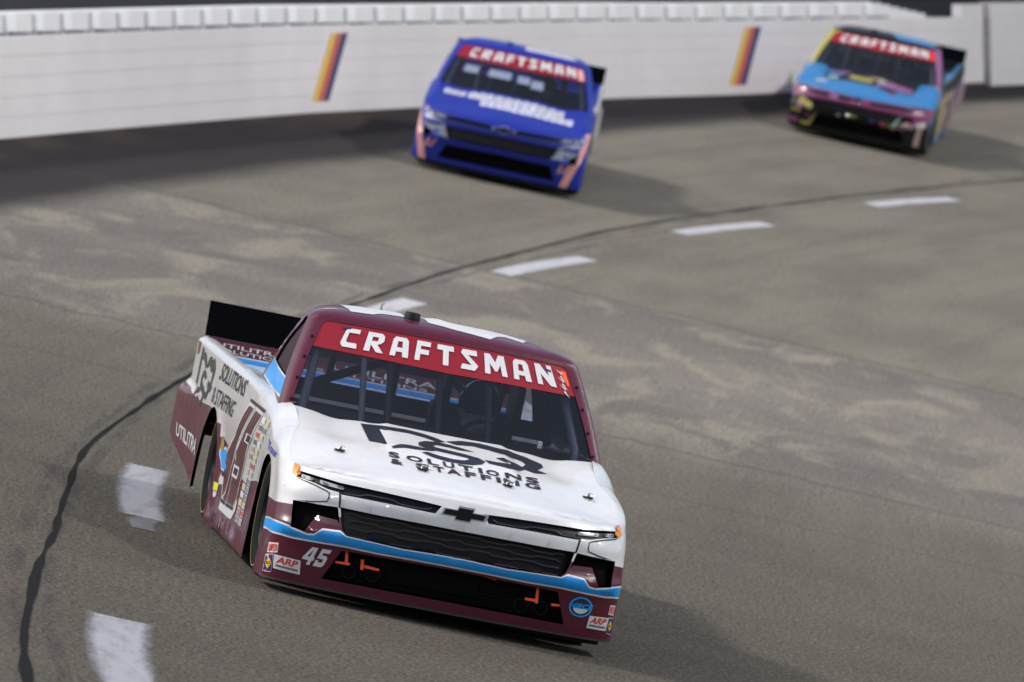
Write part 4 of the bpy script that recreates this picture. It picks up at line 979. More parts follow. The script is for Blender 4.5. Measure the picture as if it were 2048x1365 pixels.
    # banner lettering laid out in the cab's own (s, v) coordinates
    def on_cab(nm, polys, mat, par, q=None, off=0., step=.045, holes=()):
        if q is not None: m_ = quad_map(q); polys = [[tuple(m_(u, v)) for u, v in p] for p in polys]
        allp = np.concatenate([np.array(p) for p in polys]); lo, hi_ = allp.min(0) - .01, allp.max(0) + .01
        P, T = cdt([(lo[0], lo[1]), (hi_[0], lo[1]), (hi_[0], hi_[1]), (lo[0], hi_[1])], polys, (step, step)); c = P[T].mean(1); k = np.zeros(len(T), bool)
        for p in polys: k |= in_poly(c[:, 0], c[:, 1], p)
        T = T[k]; used = np.unique(T); re = np.full(len(P), -1); re[used] = np.arange(len(used)); P = P[used]; T = re[T]
        s = np.abs(P[:, 0]); sg = np.sign(P[:, 0]); sg[sg == 0] = 1
        f1, n1 = cab_fn(1); V = f1(s, P[:, 1]); N = n1(s, P[:, 1]); V[:, 0] *= sg; N[:, 0] *= sg; V = V + N*off + OFF
        tn = np.cross(V[T[:, 1]] - V[T[:, 0]], V[T[:, 2]] - V[T[:, 0]]); fl = (tn*N[T].mean(1)).sum(1) < 0; T[fl] = T[fl][:, ::-1]
        return mesh_obj(nm, V, T, mat, par, normals=N)
    word = 'CRAFTSMAN'; wd = {'R': 1.05, 'A': 1.0, 'M': 1.25, 'N': 1.05, 'S': 1.0, 'T': .95, 'F': .88, 'C': .92}
    allw = cell_word(word, .34, wd)
    on_cab('banner_lettering', allw, bwhite, ws, q=[(-.645, .95), (.675, .965), (.683, .762), (-.642, .752)], off=.002)
    if hi:
        for k_ in range(3):
            t0 = .95 - k_*.075; on_cab('banner_tooth', [[(.705, t0), (.742, t0 - .035), (.730, t0 - .055), (.752, t0 - .125), (.722, t0 - .07), (.736, t0 - .05)]], bwhite, ws, off=.002)
        on_cab('banner_accent', [[(.735, .95), (.768, .94), (.77, .80), (.757, .80)]], orange_m, ws, off=.0005)
        for q_ in ([(-.655, .955), (-.605, .965), (-.605, .94), (-.655, .935)], [(.628, .93), (.668, .925), (.668, .90), (.628, .91)]):
            on_cab('banner_patch', [SQ], principled('patch_navy', (.03, .03, .09), .4), ws, q=q_, off=.0032)
    else:
        on_cab('banner_end', [[(.715, .72), (.775, .72), (.772, .95), (.70, .95)]], principled('banner_end', (.65, .03, .02), .4) if idx == 2 else principled('banner_end_pale', (.7, .35, .3), .4), ws, off=.001)
    # side windows, rear window
    acc = Col()
    for sign in (-1, 1):
        fn, nf = cab_fn(sign); P, T = cdt(grow(sw, .012), [], (.08, .08)); V = fn(P[:, 0], P[:, 1]); N = nf(P[:, 0], P[:, 1]); V = V - N*.014
        tn = np.cross(V[T[:, 1]] - V[T[:, 0]], V[T[:, 2]] - V[T[:, 0]]); fl = (tn*N[T].mean(1)).sum(1) < 0; T[fl] = T[fl][:, ::-1]
        a2 = Col(); a2.add(V, T, np.zeros(len(T), int), N); a2.build('side_window', [liv.get('pane', pane_m)], root)
    acc = Col()
    for sign in (-1, 1):
        fn, nf = cab_fn(sign); P, T = cdt(rw, [], (.1, .1)); acc.add(fn(P[:, 0], P[:, 1]) - nf(P[:, 0], P[:, 1])*.006, T, np.zeros(len(T), int), nf(P[:, 0], P[:, 1]))
    acc.build('rear_window', [rear_m], root)
    # ---- belt shelf and bed
    sb = np.linspace(S_COWL - .05, NOSE + SIDE, 90); E_ = BODY(sb, np.interp(sb, BODY.S, BODY.ZT)) + OFF
    for sign in (-1, 1):
        V = []; Fc = []
        for p in E_:
            y = p[1] + YC; xi = .84 if y < 3.40 else p[0] - .055
            row = [p, (p[0] - .02 if y > 3.4 else p[0] - .03, p[1], p[2] + .003), (xi, p[1], p[2] - .004), (xi - .004, p[1], .88)]
            V += [(sign*a, b, c) for a, b, c in row]
        for i in range(len(E_) - 1):
            for j in range(3):
                q_ = (i*4+j, i*4+j+1, (i+1)*4+j+1, (i+1)*4+j); Fc.append(q_ if sign > 0 else q_[::-1])
        mesh_obj('bed_rail', V, Fc, liv['rail'], root, smooth=False)
    xr = .955
    MB().box((0, 4.30 - YC, .925), (2*.935, 1.98, .03)).build('bed_floor', liv['bed'], root)
    tg = MB().box((0, 5.235 - YC, .80), (2*.978, .09, .52)).build('tailgate', liv['gate'], root, bevel=.008)
    if hi:
        for z0, z1, mt in ((.942, .966, liv['mats'][2]), (.966, .974, bwhite)):
            MB().box((0, 5.186 - YC, (z0+z1)/2), (1.9, .006, z1 - z0)).build('tailgate_stripe', mt, tg)
        gsk = Skin([tg])
        for (s_, x0, x1, z0, z1) in (('UTILITRA', -.93, -.50, 1.012, 1.036), ('SOLUTIONS', -.93, -.45, .982, 1.004), ('UTILITRA', -.2, .45, 1.005, 1.04), ('SOLUTIONS', -.3, .4, .977, .997)):
            lettering('tailgate_lettering', gsk, 'front', s_, [(x0, z1), (x1, z1), (x1, z0), (x0, z0)], bwhite, tg, .004, .01)
    yt = lambda z: float(tail_y(np.array(z)))
    V = []; Fc = []; zs = np.linspace(.44, .98, 9)
    for z in zs:
        X = float(side_x(np.array(yt(z)), np.array(z)))
        for x in np.linspace(-X, X, 9): V.append((x, yt(z) + .02 - .05*(x/X)**2 - YC, z))
    for i in range(8):
        for j in range(8): Fc.append((i*9+j, i*9+j+1, (i+1)*9+j+1, (i+1)*9+j))
    mesh_obj('rear_panel', V, Fc, liv['rear'], root, smooth=True)
    # spoiler
    sp_ = MB(); P = []
    for (z, yy) in ((1.062, 5.19), (1.272, 5.26)):
        P += [(-1.0, yy - YC, z), (1.0, yy - YC, z), (1.0, yy + .012 - YC, z), (-1.0, yy + .012 - YC, z)]
    sp_.hexa(P); so = sp_.build('spoiler', spoil_m, root, bevel=.004)
    for x in (-.6, -.2, .2, .6): MB().tube([(x, 5.27 - YC, 1.20), (x, 5.36 - YC, 1.05)], .008, 6).build('spoiler_brace', cage_d, so)
    # ---- nose fittings
    for sign in (-1, 1):
        fn, nf = body_fn(sign)
        hl = inset('headlight', fn, nf, [grow(F['slot'], .006)], .016, mesh_m if idx != 2 else black_m, root)
        if hi or idx == 1:
            for key in ('lamp_small', 'lamp_large'):
                inset('lens', fn, nf, [F[key]], .011, lens_c, hl, (.02, .02))
                c_ = np.array(F[key]).mean(0)
                for dx in ((-.35, .0), (.25, .0)):
                    q_ = [tuple(c_ + (np.array(p) - c_)*np.array([.26, .55]) + np.array([dx[0]*np.ptp(np.array(F[key])[:, 0]), 0])) for p in F[key]]
                    inset('lamp_reflector', fn, nf, [q_], .009, lamp_d, hl, (.02, .02))
        gx = inset('grille', fn, nf, [gr], .055, mesh_m, root)
        zs_ = (.555, .522, .490, .458)
        if hi:
            for k_, z in enumerate(zs_):
                ss = np.linspace(.0, .66, 60); wv = .0045*np.tanh(5*np.sin(ss*21 + k_*2.4))
                Pp = fn(ss, z + wv) - nf(ss, z + wv)*.040 + OFF
                MB().tube([tuple(p) for p in Pp], .0065, 6).build('grille_bar', barm, gx)
            for z in (.668,):
                ss = np.linspace(.17, .66, 40); zz_ = z + .008*np.tanh(3*np.sin(ss*17)); Pp = fn(ss, zz_) - nf(ss, zz_)*.010 + OFF
                MB().tube([tuple(p) for p in Pp], .005, 6).build('grille_bar', barm, hl)
        inset('brake_duct', fn, nf, [grow(F['vent'], .008)], .045, screen_m, root)
        lo_ = inset('lower_grille', fn, nf, [grow(lw, .004)], .06, screen_m, root)
        if hi:
            for k_ in range(9):
                zq = .352 - k_*.020
                ss = np.linspace(0, .66 + .012*k_, 24); Pp = fn(ss, np.full(24, zq)) - nf(ss, np.full(24, zq))*.056 + OFF
                MB().tube([tuple(p) for p in Pp], .002, 4).build('grille_wire', deep_m, lo_)
    skin = Skin([body, hood, cab])
    if hi or idx == 1:
        for sign in (-1, 1):
            q_ = [(sign*abs(x), z) for x, z in (Fp_amber)]
            art('marker_light', skin, 'front', [q_], amber_m if hi else lens_c, root, off=.011, step=.012)
    # ---- emblem on the white bar
    if idx != 2:
        y0 = float(BODY(0., .67)[1]) - YC - .004
        cx, cz = .008, .671
        def em(pts, depth, mt, nm, par):
            n = len(pts); V = [(cx + x, y0, cz + z) for x, z in pts] + [(cx + x*.94, y0 - depth, cz + z*.94) for x, z in pts]
            return mesh_obj(nm, V, [tuple(range(n, 2*n))[::-1]] + [(i, (i+1) % n, n+(i+1) % n, n+i)[::-1] for i in range(n)], mt, par)
        bt = [(-.118, -.016), (-.040, -.016), (-.048, -.036), (.036, -.036), (.042, -.016), (.112, -.016), (.122, .016), (.044, .016), (.050, .036), (-.034, .036), (-.040, .016), (-.108, .016)]
        eb = em([(x*1.10, z*1.22) for x, z in bt], .006, principled('emblem_glass', (.36, .39, .41), .2, coat=.6), 'emblem', root)
        em([(x, z*.92) for x, z in bt], .010, principled('emblem_black', (.008, .009, .012), .5, spec=.2), 'emblem_face', eb)
    # ---- wheels
    for x in (-1, 1):
        for y in (FW, RW):
            w = empty('wheel'); w.parent = root
            xo = x*(.945 if y == FW else .955); lift = .0 - xo*math.tan(rho)
            w.location = (xo - x*.14, y - YC, .337 + liv.get('drop', 0.) + lift)
            prof_ = [(.20, .125), (.235, .140), (.29, .143), (.318, .135), (.334, .11), (.337, .06), (.337, -.06), (.334, -.11), (.318, -.135), (.235, -.14), (.20, -.125)]
            MB().lathe([(a, b*x) for a, b in prof_], (0, 0, 0), 'x', 44).build('tyre', rubber_m, w, smooth=True)
            MB().lathe([(.205, .125*x), (.19, .10*x), (.185, .03*x), (.12, .02*x), (.07, .06*x), (.0, .06*x)], (0, 0, 0), 'x', 32).build('rim', rim_m, w, smooth=True)
            if hi:
                lug = MB()
                for k_ in range(5):
                    a = 2*math.pi*k_/5; lug.tube([(.02*x, .095*math.cos(a), .095*math.sin(a)), (.055*x, .095*math.cos(a), .095*math.sin(a))], .014, 6)
                lug.build('lug_nut', steel_m, w)
                MB().lathe([(.286, .1440*x), (.289, .1448*x), (.292, .1440*x)], (0, 0, 0), 'x', 44).build('tyre_marking', principled('tyre_yellow', (.35, .30, .08), .7), w)
    # black liners inside the wheel openings
    for x in (-1, 1):
        for y in (FW, RW):
            V = []; Fc = []; n_ = 22; zc = .335
            for k_ in range(n_ + 1):
                a = math.pi*(-.04 + 1.08*k_/n_)
                for xx, rr in ((.925, .402), (.60, .402), (.60, .0)): V.append((x*xx, y - YC + rr*math.cos(a), zc + rr*math.sin(a)))
            for k_ in range(n_):
                for j in range(2): Fc.append((k_*3+j, k_*3+j+1, (k_+1)*3+j+1, (k_+1)*3+j))
            mesh_obj('wheel_liner', V, Fc, black_m, root, smooth=False)
    # chassis keeps light from leaking through
    MB().box((0, .78 - YC + .55, .36), (1.15, 1.1, .36)).box((0, 2.4 - YC, .24), (1.84, 2.0, .12)).box((0, 4.3 - YC, .55), (1.2, 1.6, .3)).box((0, 2.4 - YC, .5), (1.80, 2.1, .02)).build('chassis', black_m, root)
    MB().tube([(-.85, FW - YC, .35), (.85, FW - YC, .35)], .05, 8).build('front_axle', black_m, root)
    MB().tube([(-.85, RW - YC, .35), (.85, RW - YC, .35)], .07, 8).build('rear_axle', black_m, root)
    # splitter: black skirt below the nose to just above the asphalt; its black also stands in for shadow
    V = []; Fc = []; ss = np.concatenate([-np.linspace(0, 1.28, 40)[::-1], np.linspace(0, 1.28, 40)[1:]])
    for s_ in ss:
        p = BODY(np.array(abs(s_)), np.array(.125)); x = math.copysign(p[0], s_)*.945; y = p[1] + .06 - YC
        zg = -x*math.tan(rho) + .07 + liv.get('drop', 0.)
        V += [(x, y, .145), (x, y, min(zg, .12)), (x*.96, y + .09, zg)]
    for i in range(len(ss) - 1):
        for j in range(2): Fc.append((i*3+j, i*3+j+1, (i+1)*3+j+1, (i+1)*3+j))
    mesh_obj('splitter', V, Fc, black_m, root, smooth=False)
    # ---- cabin
    MB().hexa([(-.80, 1.36 - YC, .93), (.80, 1.36 - YC, .93), (.82, 1.80 - YC, .93), (-.82, 1.80 - YC, .93), (-.80, 1.36 - YC, .955), (.80, 1.36 - YC, .955), (.82, 1.80 - YC, .985), (-.82, 1.80 - YC, .985)]).build('dashboard', int_m, root, bevel=.01)
    def bar(pts, rr, mt): MB().tube([(x, y - YC, z) for x, y, z in pts], rr, 10).build('roll_bar', mt, root, smooth=True)
    # bars right behind the windscreen
    for x, mt in ((-.455, cage_m), (-.305, cage_b), (-.02, cage_b), (.265, cage_b)):
        bar([(x, 1.41, .95), (x, 1.99, 1.44)], .018, mt)
    for sg in (-1, 1):
        bar([(sg*.80, 1.45, .80), (sg*.775, 1.56, 1.02), (sg*.69, 2.06, 1.40), (sg*.66, 2.25, 1.445)], .026, cage_m)
        bar([(sg*.66, 2.25, 1.445), (sg*.64, 2.66, 1.44), (sg*.80, 2.72, .95)], .024, cage_d)
        bar([(sg*.50, 2.70, 1.42), (sg*.50, 2.95, 1.0)], .022, cage_d)
    bar([(-.66, 2.25, 1.445), (.66, 2.25, 1.445)], .022, cage_d); bar([(-.62, 2.66, 1.44), (.62, 2.66, 1.44)], .022, cage_d)
    bar([(-.76, 2.66, .98), (.10, 2.64, 1.42)], .026, cage_d); bar([(.55, 2.66, .95), (-.1, 2.64, 1.42)], .022, cage_d)
    bar([(-.15, 2.67, 1.42), (-.15, 2.67, .9)], .024, cage_d)
    bar([(-.70, 1.5, .90), (.60, 2.7, .75)], .022, cage_d)
    # seat with head surround, on the truck's left
    sx = .32
    s_ = MB().box((sx, 2.62 - YC, .72), (.50, .14, .75)).box((sx, 2.42 - YC, .42), (.50, .5, .16))
    seat = s_.build('seat', seat_c, root, bevel=.03)
    MB().box((sx - .21, 2.45 - YC, 1.17), (.045, .36, .22)).box((sx + .21, 2.45 - YC, 1.17), (.045, .36, .22)).build('head_surround', seat_c, seat, bevel=.02)
    MB().lathe([(.165, -.012), (.178, 0), (.165, .012), (.152, 0), (.165, -.012)], (0, 0, 0), 'y', 28).build('steering_wheel', black_m, root, smooth=True).location = (sx, 1.97 - YC, .90)
    if hi: MB().tube([(sx, 1.97 - YC, .90), (sx, 1.70 - YC, .90)], .02, 8).build('steering_column', black_m, root)
    # ---- roof bits
    def roof_at(x, y):
        p, n = skin.hit(x, y, 'top'); return p
    p = roof_at(-.19, 2.16); MB().lathe([(0, .040), (.040, .040), (.044, .036), (.046, .0), (.050, -.012)], (0, 0, 0), 'z', 24).build('camera_pod', liv.get('pod', black_m), root, smooth=True).location = p
    if hi:
        p = roof_at(-.30, 2.72); an = MB().tube([(0, 0, 0), (0, 0, .035), (.012, 0, .05)], .006, 6).lathe([(0, .012), (.02, .008), (.024, 0)], (0, 0, 0), 'z', 12); an.build('antenna', steel_m, root).location = p
    # ---- hood pins
    if hi:
        for x, y in F['pins']:
            p, n = skin.hit(x, y, 'top')
            h = MB().box((0, 0, .004), (.052, .012, .008), Matrix.Rotation(.3, 3, 'Z')).box((.012, -.018, .004), (.014, .05, .008), Matrix.Rotation(-.2, 3, 'Z')).box((-.018, -.014, .004), (.012, .045, .008), Matrix.Rotation(.35, 3, 'Z')).build('hood_pin', black_m, root)
            h.location = p
            MB().tube([(0, 0, 0), (0, 0, .022)], .008, 8).tube([(.012 + .022*math.cos(a), .012 + .014*math.sin(a), .012 + .014*math.sin(a)) for a in np.linspace(0, 5.6, 12)], .0022, 5).build('pin_clip', steel_m, h)
    if idx > 0:                                     # the far trucks' tails are a little narrower
        def narrow(o_):
            for c_ in o_.children:
                if c_.type == 'MESH' and c_.parent.type != 'EMPTY' or c_.parent == root and c_.type == 'MESH':
                    n_ = len(c_.data.vertices); co = np.empty(n_*3, dtype=np.float32); c_.data.vertices.foreach_get('co', co); co = co.reshape(-1, 3)
                    co[:, 0] *= 1 - .10*sstep(2.0, 5.2, co[:, 1] + YC); c_.data.vertices.foreach_set('co', co.ravel()); c_.data.update()
                elif c_.type == 'EMPTY': c_.location.x *= 1 - .10*float(sstep(2.0, 5.2, c_.location.y + YC))
                if c_.type == 'MESH': narrow(c_)
        narrow(root); skin = Skin([body, hood, cab])
    return root, skin, dict(body=body, hood=hood, cab=cab, ws=ws, on_cab=on_cab, M=M, tg=tg)

Fp_amber = [(float(BODY(s, z)[0]), z) for s, z in F['amber']]
# ---------------------------------------------------------------- liveries
def yz(pts): return [(side_s(y, z), z) for y, z in pts]
# first truck: white over maroon with a light blue band
w1 = paint('gloss_white_wrap', (.705, .71, .72), .28); ma = paint('maroon_wrap', (.088, .0075, .023), .30, .4); lb = paint('sky_blue_wrap', (.014, .32, .82), .35, .15)
pw_ = paint('pinstripe_white', (.76, .76, .77), .3); lipb = principled('edge_black', (.012, .011, .013), .5)
ST = [p for p in F['stripe_top'] if p[0] < 1.3][::-1]; SB = [p for p in F['stripe_bot'] if p[0] < 1.3][::-1]
stripe_t = [(0., .437)] + [p for p in ST if p[0] > .03] + [(1.36, .432), (1.52, .420)]
stripe_b = [(0., .377)] + [p for p in SB if p[0] > .03] + [(1.36, .362), (1.52, .354)]
def shift(poly, d): return [(s, z + d) for s, z in poly]
STRIPE_W = stripe_t + stripe_b[::-1]; STRIPE_B = shift(stripe_t, -.0095) + shift(stripe_b, .0095)[::-1]
nose_line = [(0., .525), (.51, .5245), (.71, .5285), (.842, .543), (1.006, .541), (1.15, .531), (1.30, .525)]
side_line = yz([(1.0, .53), (1.413, .535), (1.863, .494), (2.238, .464), (2.70, .53), (2.85, .565), (3.149, .576), (3.43, .595), (3.46, .595), (3.48, .667), (3.60, .664), (3.9, .72), (4.163, .715), (4.588, .699), (4.985, .719), (5.11, .743), (5.7, .75)])
MAROON = nose_line + side_line + [(NOSE + SIDE + .1, -.1), (0, -.1)]
def body1(sign):
    return [(MAROON, 1), (STRIPE_W, 3), (STRIPE_B, 2), (F['gap'], 4), ([(0, 0), (1.30, 0), (1.30, .131), (1.1, .134), (0, .134)], 5)]
def cab1(sign):
    return [([(.905, .335), (2.20, .390), (2.24, .145), (.915, .105)], 3), ([(.905, .312), (2.20, .368), (2.235, .168), (.912, .128)], 2)]
liv1 = dict(mats=[w1, ma, lb, pw_, lipb, principled('rubbed_lip', (.045, .038, .042), .7)], body=body1, cab=cab1, cab_base=1, rail=w1, bed=w1, gate=ma, rear=ma, size=(1.0132,)*3, sink=.0427, drop=.0421)
T1, SK1, X1 = make_truck(0, 'race_truck', 'white and maroon race truck with sky blue stripe and number 45, nearest the camera', (-.0066, -.0034948, .1088, .0224), liv1)
def dec(name, view, polys, mat, q=None, **k): return art(name, SK1, view, polys, mat, T1, q=q, **k)
def word(s, view, q, mat, w=.0, sh=0., off=.0045, par=None): return lettering('lettering', SK1, view, s, q, mat, par or T1, off, w, sh)
# hood logo and lettering
for k_ in ('logo_m1', 'logo_m2', 'logo_s', 'logo_q'): dec('hood_logo', 'top', [F[k_]], bblack, off=.003)
for ch, q in zip('SOLUTIONS', F['row1']): word(ch, 'top', q, bblack, .03)
for ch, q in zip('&STAFFING', F['row2']): word(ch, 'top', q, bblack, .03)
# roof number
for P_ in ([(-.55, 2.10), (-.55, 2.62), (-.20, 2.62), (-.22, 2.20), (-.36, 2.20), (-.42, 2.10)], [(-.10, 2.12), (-.12, 2.62), (.42, 2.64), (.54, 2.56), (.46, 2.16), (.36, 2.26), (.25, 2.02), (.05, 2.06)]):
    dec('roof_number', 'top', [P_], bwhite, off=.003)
# nose decals
nq = F['num45']; 
numq = [(-.722, .352), (-.592, .352), (-.585, .245), (-.742, .240)]
dec('nose_number', 'front', [[(u*.92 + v*.08, v) for u, v in p] for p in digits45()], bwhite, q=F['num45'], step=.018)
navy_m = principled('decal_navy', (.05, .02, .14), .35, coat=.4); yel_m = principled('decal_yellow', (.80, .56, .02), .35, coat=.4); dred_m = principled('decal_red', (.55, .015, .012), .35, coat=.4); pink_m = principled('decal_pale_pink', (.70, .55, .55), .4)
def nose_stickers(sq, nv, ap):
    d_ = dec('sponsor_decal', 'front', [SQ], pink_m, q=sq, step=.018); m_ = quad_map(sq)
    word('SIMPSON', 'front', [m_(.08, .86), m_(.92, .86), m_(.92, .14), m_(.08, .14)], dred_m, .02, par=d_)
    d_ = dec('sponsor_decal', 'front', [SQ], bwhite, q=nv, step=.018); m_ = quad_map(nv)
    art('decal_field', SK1, 'front', [[(.05, .04), (.95, .04), (.95, .96), (.05, .96)]], navy_m, d_, q=nv, off=.0042, step=.018)
    art('decal_diamond', SK1, 'front', [[(.5, .18), (.92, .5), (.5, .82), (.08, .5)]], yel_m, d_, q=nv, off=.0052, step=.018)
    word('SUNOCO', 'front', [m_(.04, .60), m_(.96, .60), m_(.96, .42), m_(.04, .42)], navy_m, .02, off=.0062, par=d_)
    d_ = dec('sponsor_decal', 'front', [SQ], bwhite, q=ap, step=.018); m_ = quad_map(ap)
    word('ARP', 'front', [m_(.08, .92), m_(.92, .92), m_(.92, .44), m_(.08, .44)], dred_m, .03, .25, par=d_)
    art('decal_line', SK1, 'front', [[(.08, .18), (.92, .18), (.92, .32), (.08, .32)]], principled('decal_grey', (.12, .12, .13), .5), d_, q=ap, off=.0045, step=.018)
def sane(q, xlim): return [(max(-xlim, min(xlim, x)), z) for x, z in q]
nose_stickers(sane(F['simpson'], .962), sane(F['sunoco'], .966), sane(F['arp'], .962))
if len(F['arp2']) == 4: nose_stickers(sane(F['simpson2'], .962), sane(F['sunoco2'], .966), sane(F['arp2'], .962))
nb = np.array(F['niece']); cN = nb.mean(0); rN = (nb.max(0) - nb.min(0))/2*.98
cir = lambda k, n=28: [(cN[0] + rN[0]*k*math.cos(2*math.pi*i/n), cN[1] + rN[1]*k*math.sin(2*math.pi*i/n)) for i in range(n)]
bd = dec('team_badge', 'front', [cir(1)], lb, step=.018)
art('badge_disc', SK1, 'front', [cir(.84)], principled('badge_dark', (.02, .03, .06), .4), bd, off=.0042, step=.018)
art('badge_shield', SK1, 'front', [[p for p in cir(.66) if p[1] < cN[1] - .12*rN[1]]], bwhite, bd, off=.005, step=.018)
word('NIECE', 'front', [(cN[0] - rN[0]*1.02, cN[1] + rN[1]*.34), (cN[0] + rN[0]*1.02, cN[1] + rN[1]*.34), (cN[0] + rN[0]*1.02, cN[1] - rN[1]*.16), (cN[0] - rN[0]*1.02, cN[1] - rN[1]*.16)], lb, .03, .15, off=.006, par=bd)
# orange hose straps inside the lower opening, and the two duct hoses
for i in range(8):
    p = F['strap%d' % i]; n = len(p); yy = .108 - YC
    mesh_obj('duct_strap', [(x, yy, z) for x, z in p] + [(x, yy + .012, z) for x, z in p], [tuple(range(n)), tuple(range(n, 2*n))[::-1]] + [(i_, n+i_, n+(i_+1) % n, (i_+1) % n) for i_ in range(n)], orange_m, T1)
for x, z in ((-.53, .245), (-.40, .252), (.53, .245), (.42, .240)):
    MB().lathe([(.030, .0), (.036, -.003), (.042, 0), (.044, .03), (.02, .04)], (x, .128 - YC, z), 'y', 22).build('duct_hose', deep_m, T1, smooth=True)
sp_ = F['screen']; mesh_obj('radiator_opening', [(x, .112 - YC, z) for x, z in sp_], [(0, 1, 2, 3)], screen_m, T1)
# dark trim lines of the headlight surrounds
for sg in (-1, 1):
    L_ = [(sg*abs(x), z) for x, z in F['ctrim']]; a = np.array(L_); w_ = .0035; poly = []
    d_ = np.gradient(a, axis=0); nn = np.stack([-d_[:, 1], d_[:, 0]], 1); nn /= np.linalg.norm(nn, axis=1, keepdims=True)
    poly = [tuple(p) for p in a + nn*w_] + [tuple(p) for p in (a - nn*w_)[::-1]]
    dec('headlight_trim', 'front', [poly], lipb, step=.03, off=.0025)
# flank artwork (truck's right side)
grey_m = principled('logo_charcoal', (.03, .03, .035), .35, coat=.4)
def norm_logo(k_): return [((x + .5305)/1.07, (y - .60)/.62) for x, y in F[k_]]
lx = np.concatenate([np.array(F[k]) for k in ('logo_m1', 'logo_m2', 'logo_s', 'logo_q')]); lo_, hi_ = lx.min(0), lx.max(0)
for k_ in ('logo_m1', 'logo_m2', 'logo_s', 'logo_q'):
    dec('bed_logo', 'right', [[((x - lo_[0])/(hi_[0] - lo_[0]), (y - lo_[1])/(hi_[1] - lo_[1])) for x, y in F[k_]]], grey_m, q=[(4.99, 1.005), (4.16, 1.005), (4.20, .67), (4.99, .67)], off=.003)
word('SOLUTIONS', 'right', F['solside'], bblack, .01); word('& STAFFING', 'right', F['staffside'], bblack, .01)
word('UTILITRA', 'right', F['utilitra'], bwhite, .02)
# door number
dec('door_number_outline', 'right', [grow(F['num_l'], .022), grow(F['num_r'], .022), F['num_base'], F['num_step'], F['num_w0'], F['num_w1']], bwhite, off=.003, step=.05)
nm_ = principled('number_maroon', (.085, .012, .020), .35, coat=.3)
for k_ in ('num_l', 'num_r'): dec('door_number', 'right', [F[k_]], nm_, off=.0045, step=.05)
for k_ in ('num_w0', 'num_w1'): dec('number_accent', 'right', [F[k_]], bwhite, off=.0055, step=.05)
for k_ in range(6): dec('number_accent', 'right', [F['num_k%d' % k_]], bblack, off=.0068, step=.05)
dec('blue_panel', 'right', [[(3.42, .545), (3.42, .50), (3.30, .42), (3.02, .415), (2.98, .505), (3.2, .56)]], bwhite, off=.003)
dec('blue_panel', 'right', [[(3.40, .525), (3.40, .50), (3.29, .432), (3.05, .432), (3.02, .50), (3.2, .545)]], lb, off=.0045)
dec('yellow_decal', 'right', [[(3.40, .335), (3.26, .338), (3.27, .29), (3.39, .288)]], principled('decal_lemon', (.62, .60, .06), .4), off=.003)
dec('white_decal', 'right', [[(3.38, .283), (3.27, .285), (3.29, .255), (3.36, .25)]], bwhite, off=.003)
dec('gold_decal', 'right', [[(3.41, .60), (3.36, .61), (3.31, .57), (3.34, .52), (3.41, .53)]], principled('decal_gold', (.30, .20, .05), .5), off=.006)
# contingency stickers behind the front wheel
cc = [(.45, .08, .07), (.60, .60, .61), (.14, .14, .15), (.55, .50, .22), (.38, .20, .20), (.64, .64, .64), (.22, .22, .25), (.48, .42, .40), (.45, .30, .30), (.15, .28, .48)]
rc_ = random.Random(8)
for j in range(1, 15):
    z = .885 - j*.046
    y_ = float(np.interp(z, [.2, .34, .53, .65, .80, .94], [1.70, 1.72, 1.66, 1.52, 1.30, 1.10]))
    for c_ in range(2):
        y0 = y_ + c_*.19 + .02; w_ = .165; k_ = rc_.choice(cc)
        if z > .84 and c_ == 1 and j < 1: continue
        s_ = dec('contingency_decal', 'right', [[(y0 + w_, z), (y0, z + .004), (y0, z + .042), (y0 + w_, z + .038)]], bwhite, off=.0035, step=.06)
        art('decal_field', SK1, 'right', [[(y0 + w_ - .012, z + .005), (y0 + .012, z + .009), (y0 + .012, z + .037), (y0 + w_ - .012, z + .033)]], principled('sticker_%d' % cc.index(k_), k_, .4), s_, off=.005, step=.06)
word('Your', 'right', [(1.12, .800), (.66, .775), (.64, .730), (1.10, .745)], principled('script_blue', (.05, .08, .42), .4), .02)
dec('jack_mark', 'right', [[(2.80, .19), (2.78, .19), (2.75, .105), (2.77, .105)]], bwhite, off=.003); dec('jack_mark', 'right', [[(2.86, .13), (2.72, .13), (2.72, .105), (2.86, .105)]], bblack, off=.0045)
for y_ in (3.36, 3.20): MB().tube([(-.90, y_ - YC, .142), (-.962, y_ - YC, .140)], .030, 14).tube([(-.963, y_ - YC, .140), (-.9635, y_ - YC, .140)], .026, 14).build('exhaust_pipe', black_m, T1)
tl_m = principled('tail_light_red', (.45, .02, .02), .2, coat=1.)
dec('tail_light', 'right', [[(5.24, 1.02), (5.12, 1.02), (5.12, .95), (5.22, .94)]], tl_m, off=.004)
X1['on_cab']('roof_signature', [[(-.97, 1.12), (-.90, 1.12), (-.90, 1.24), (-.97, 1.24)]], pink_m, X1['cab'], off=.003)
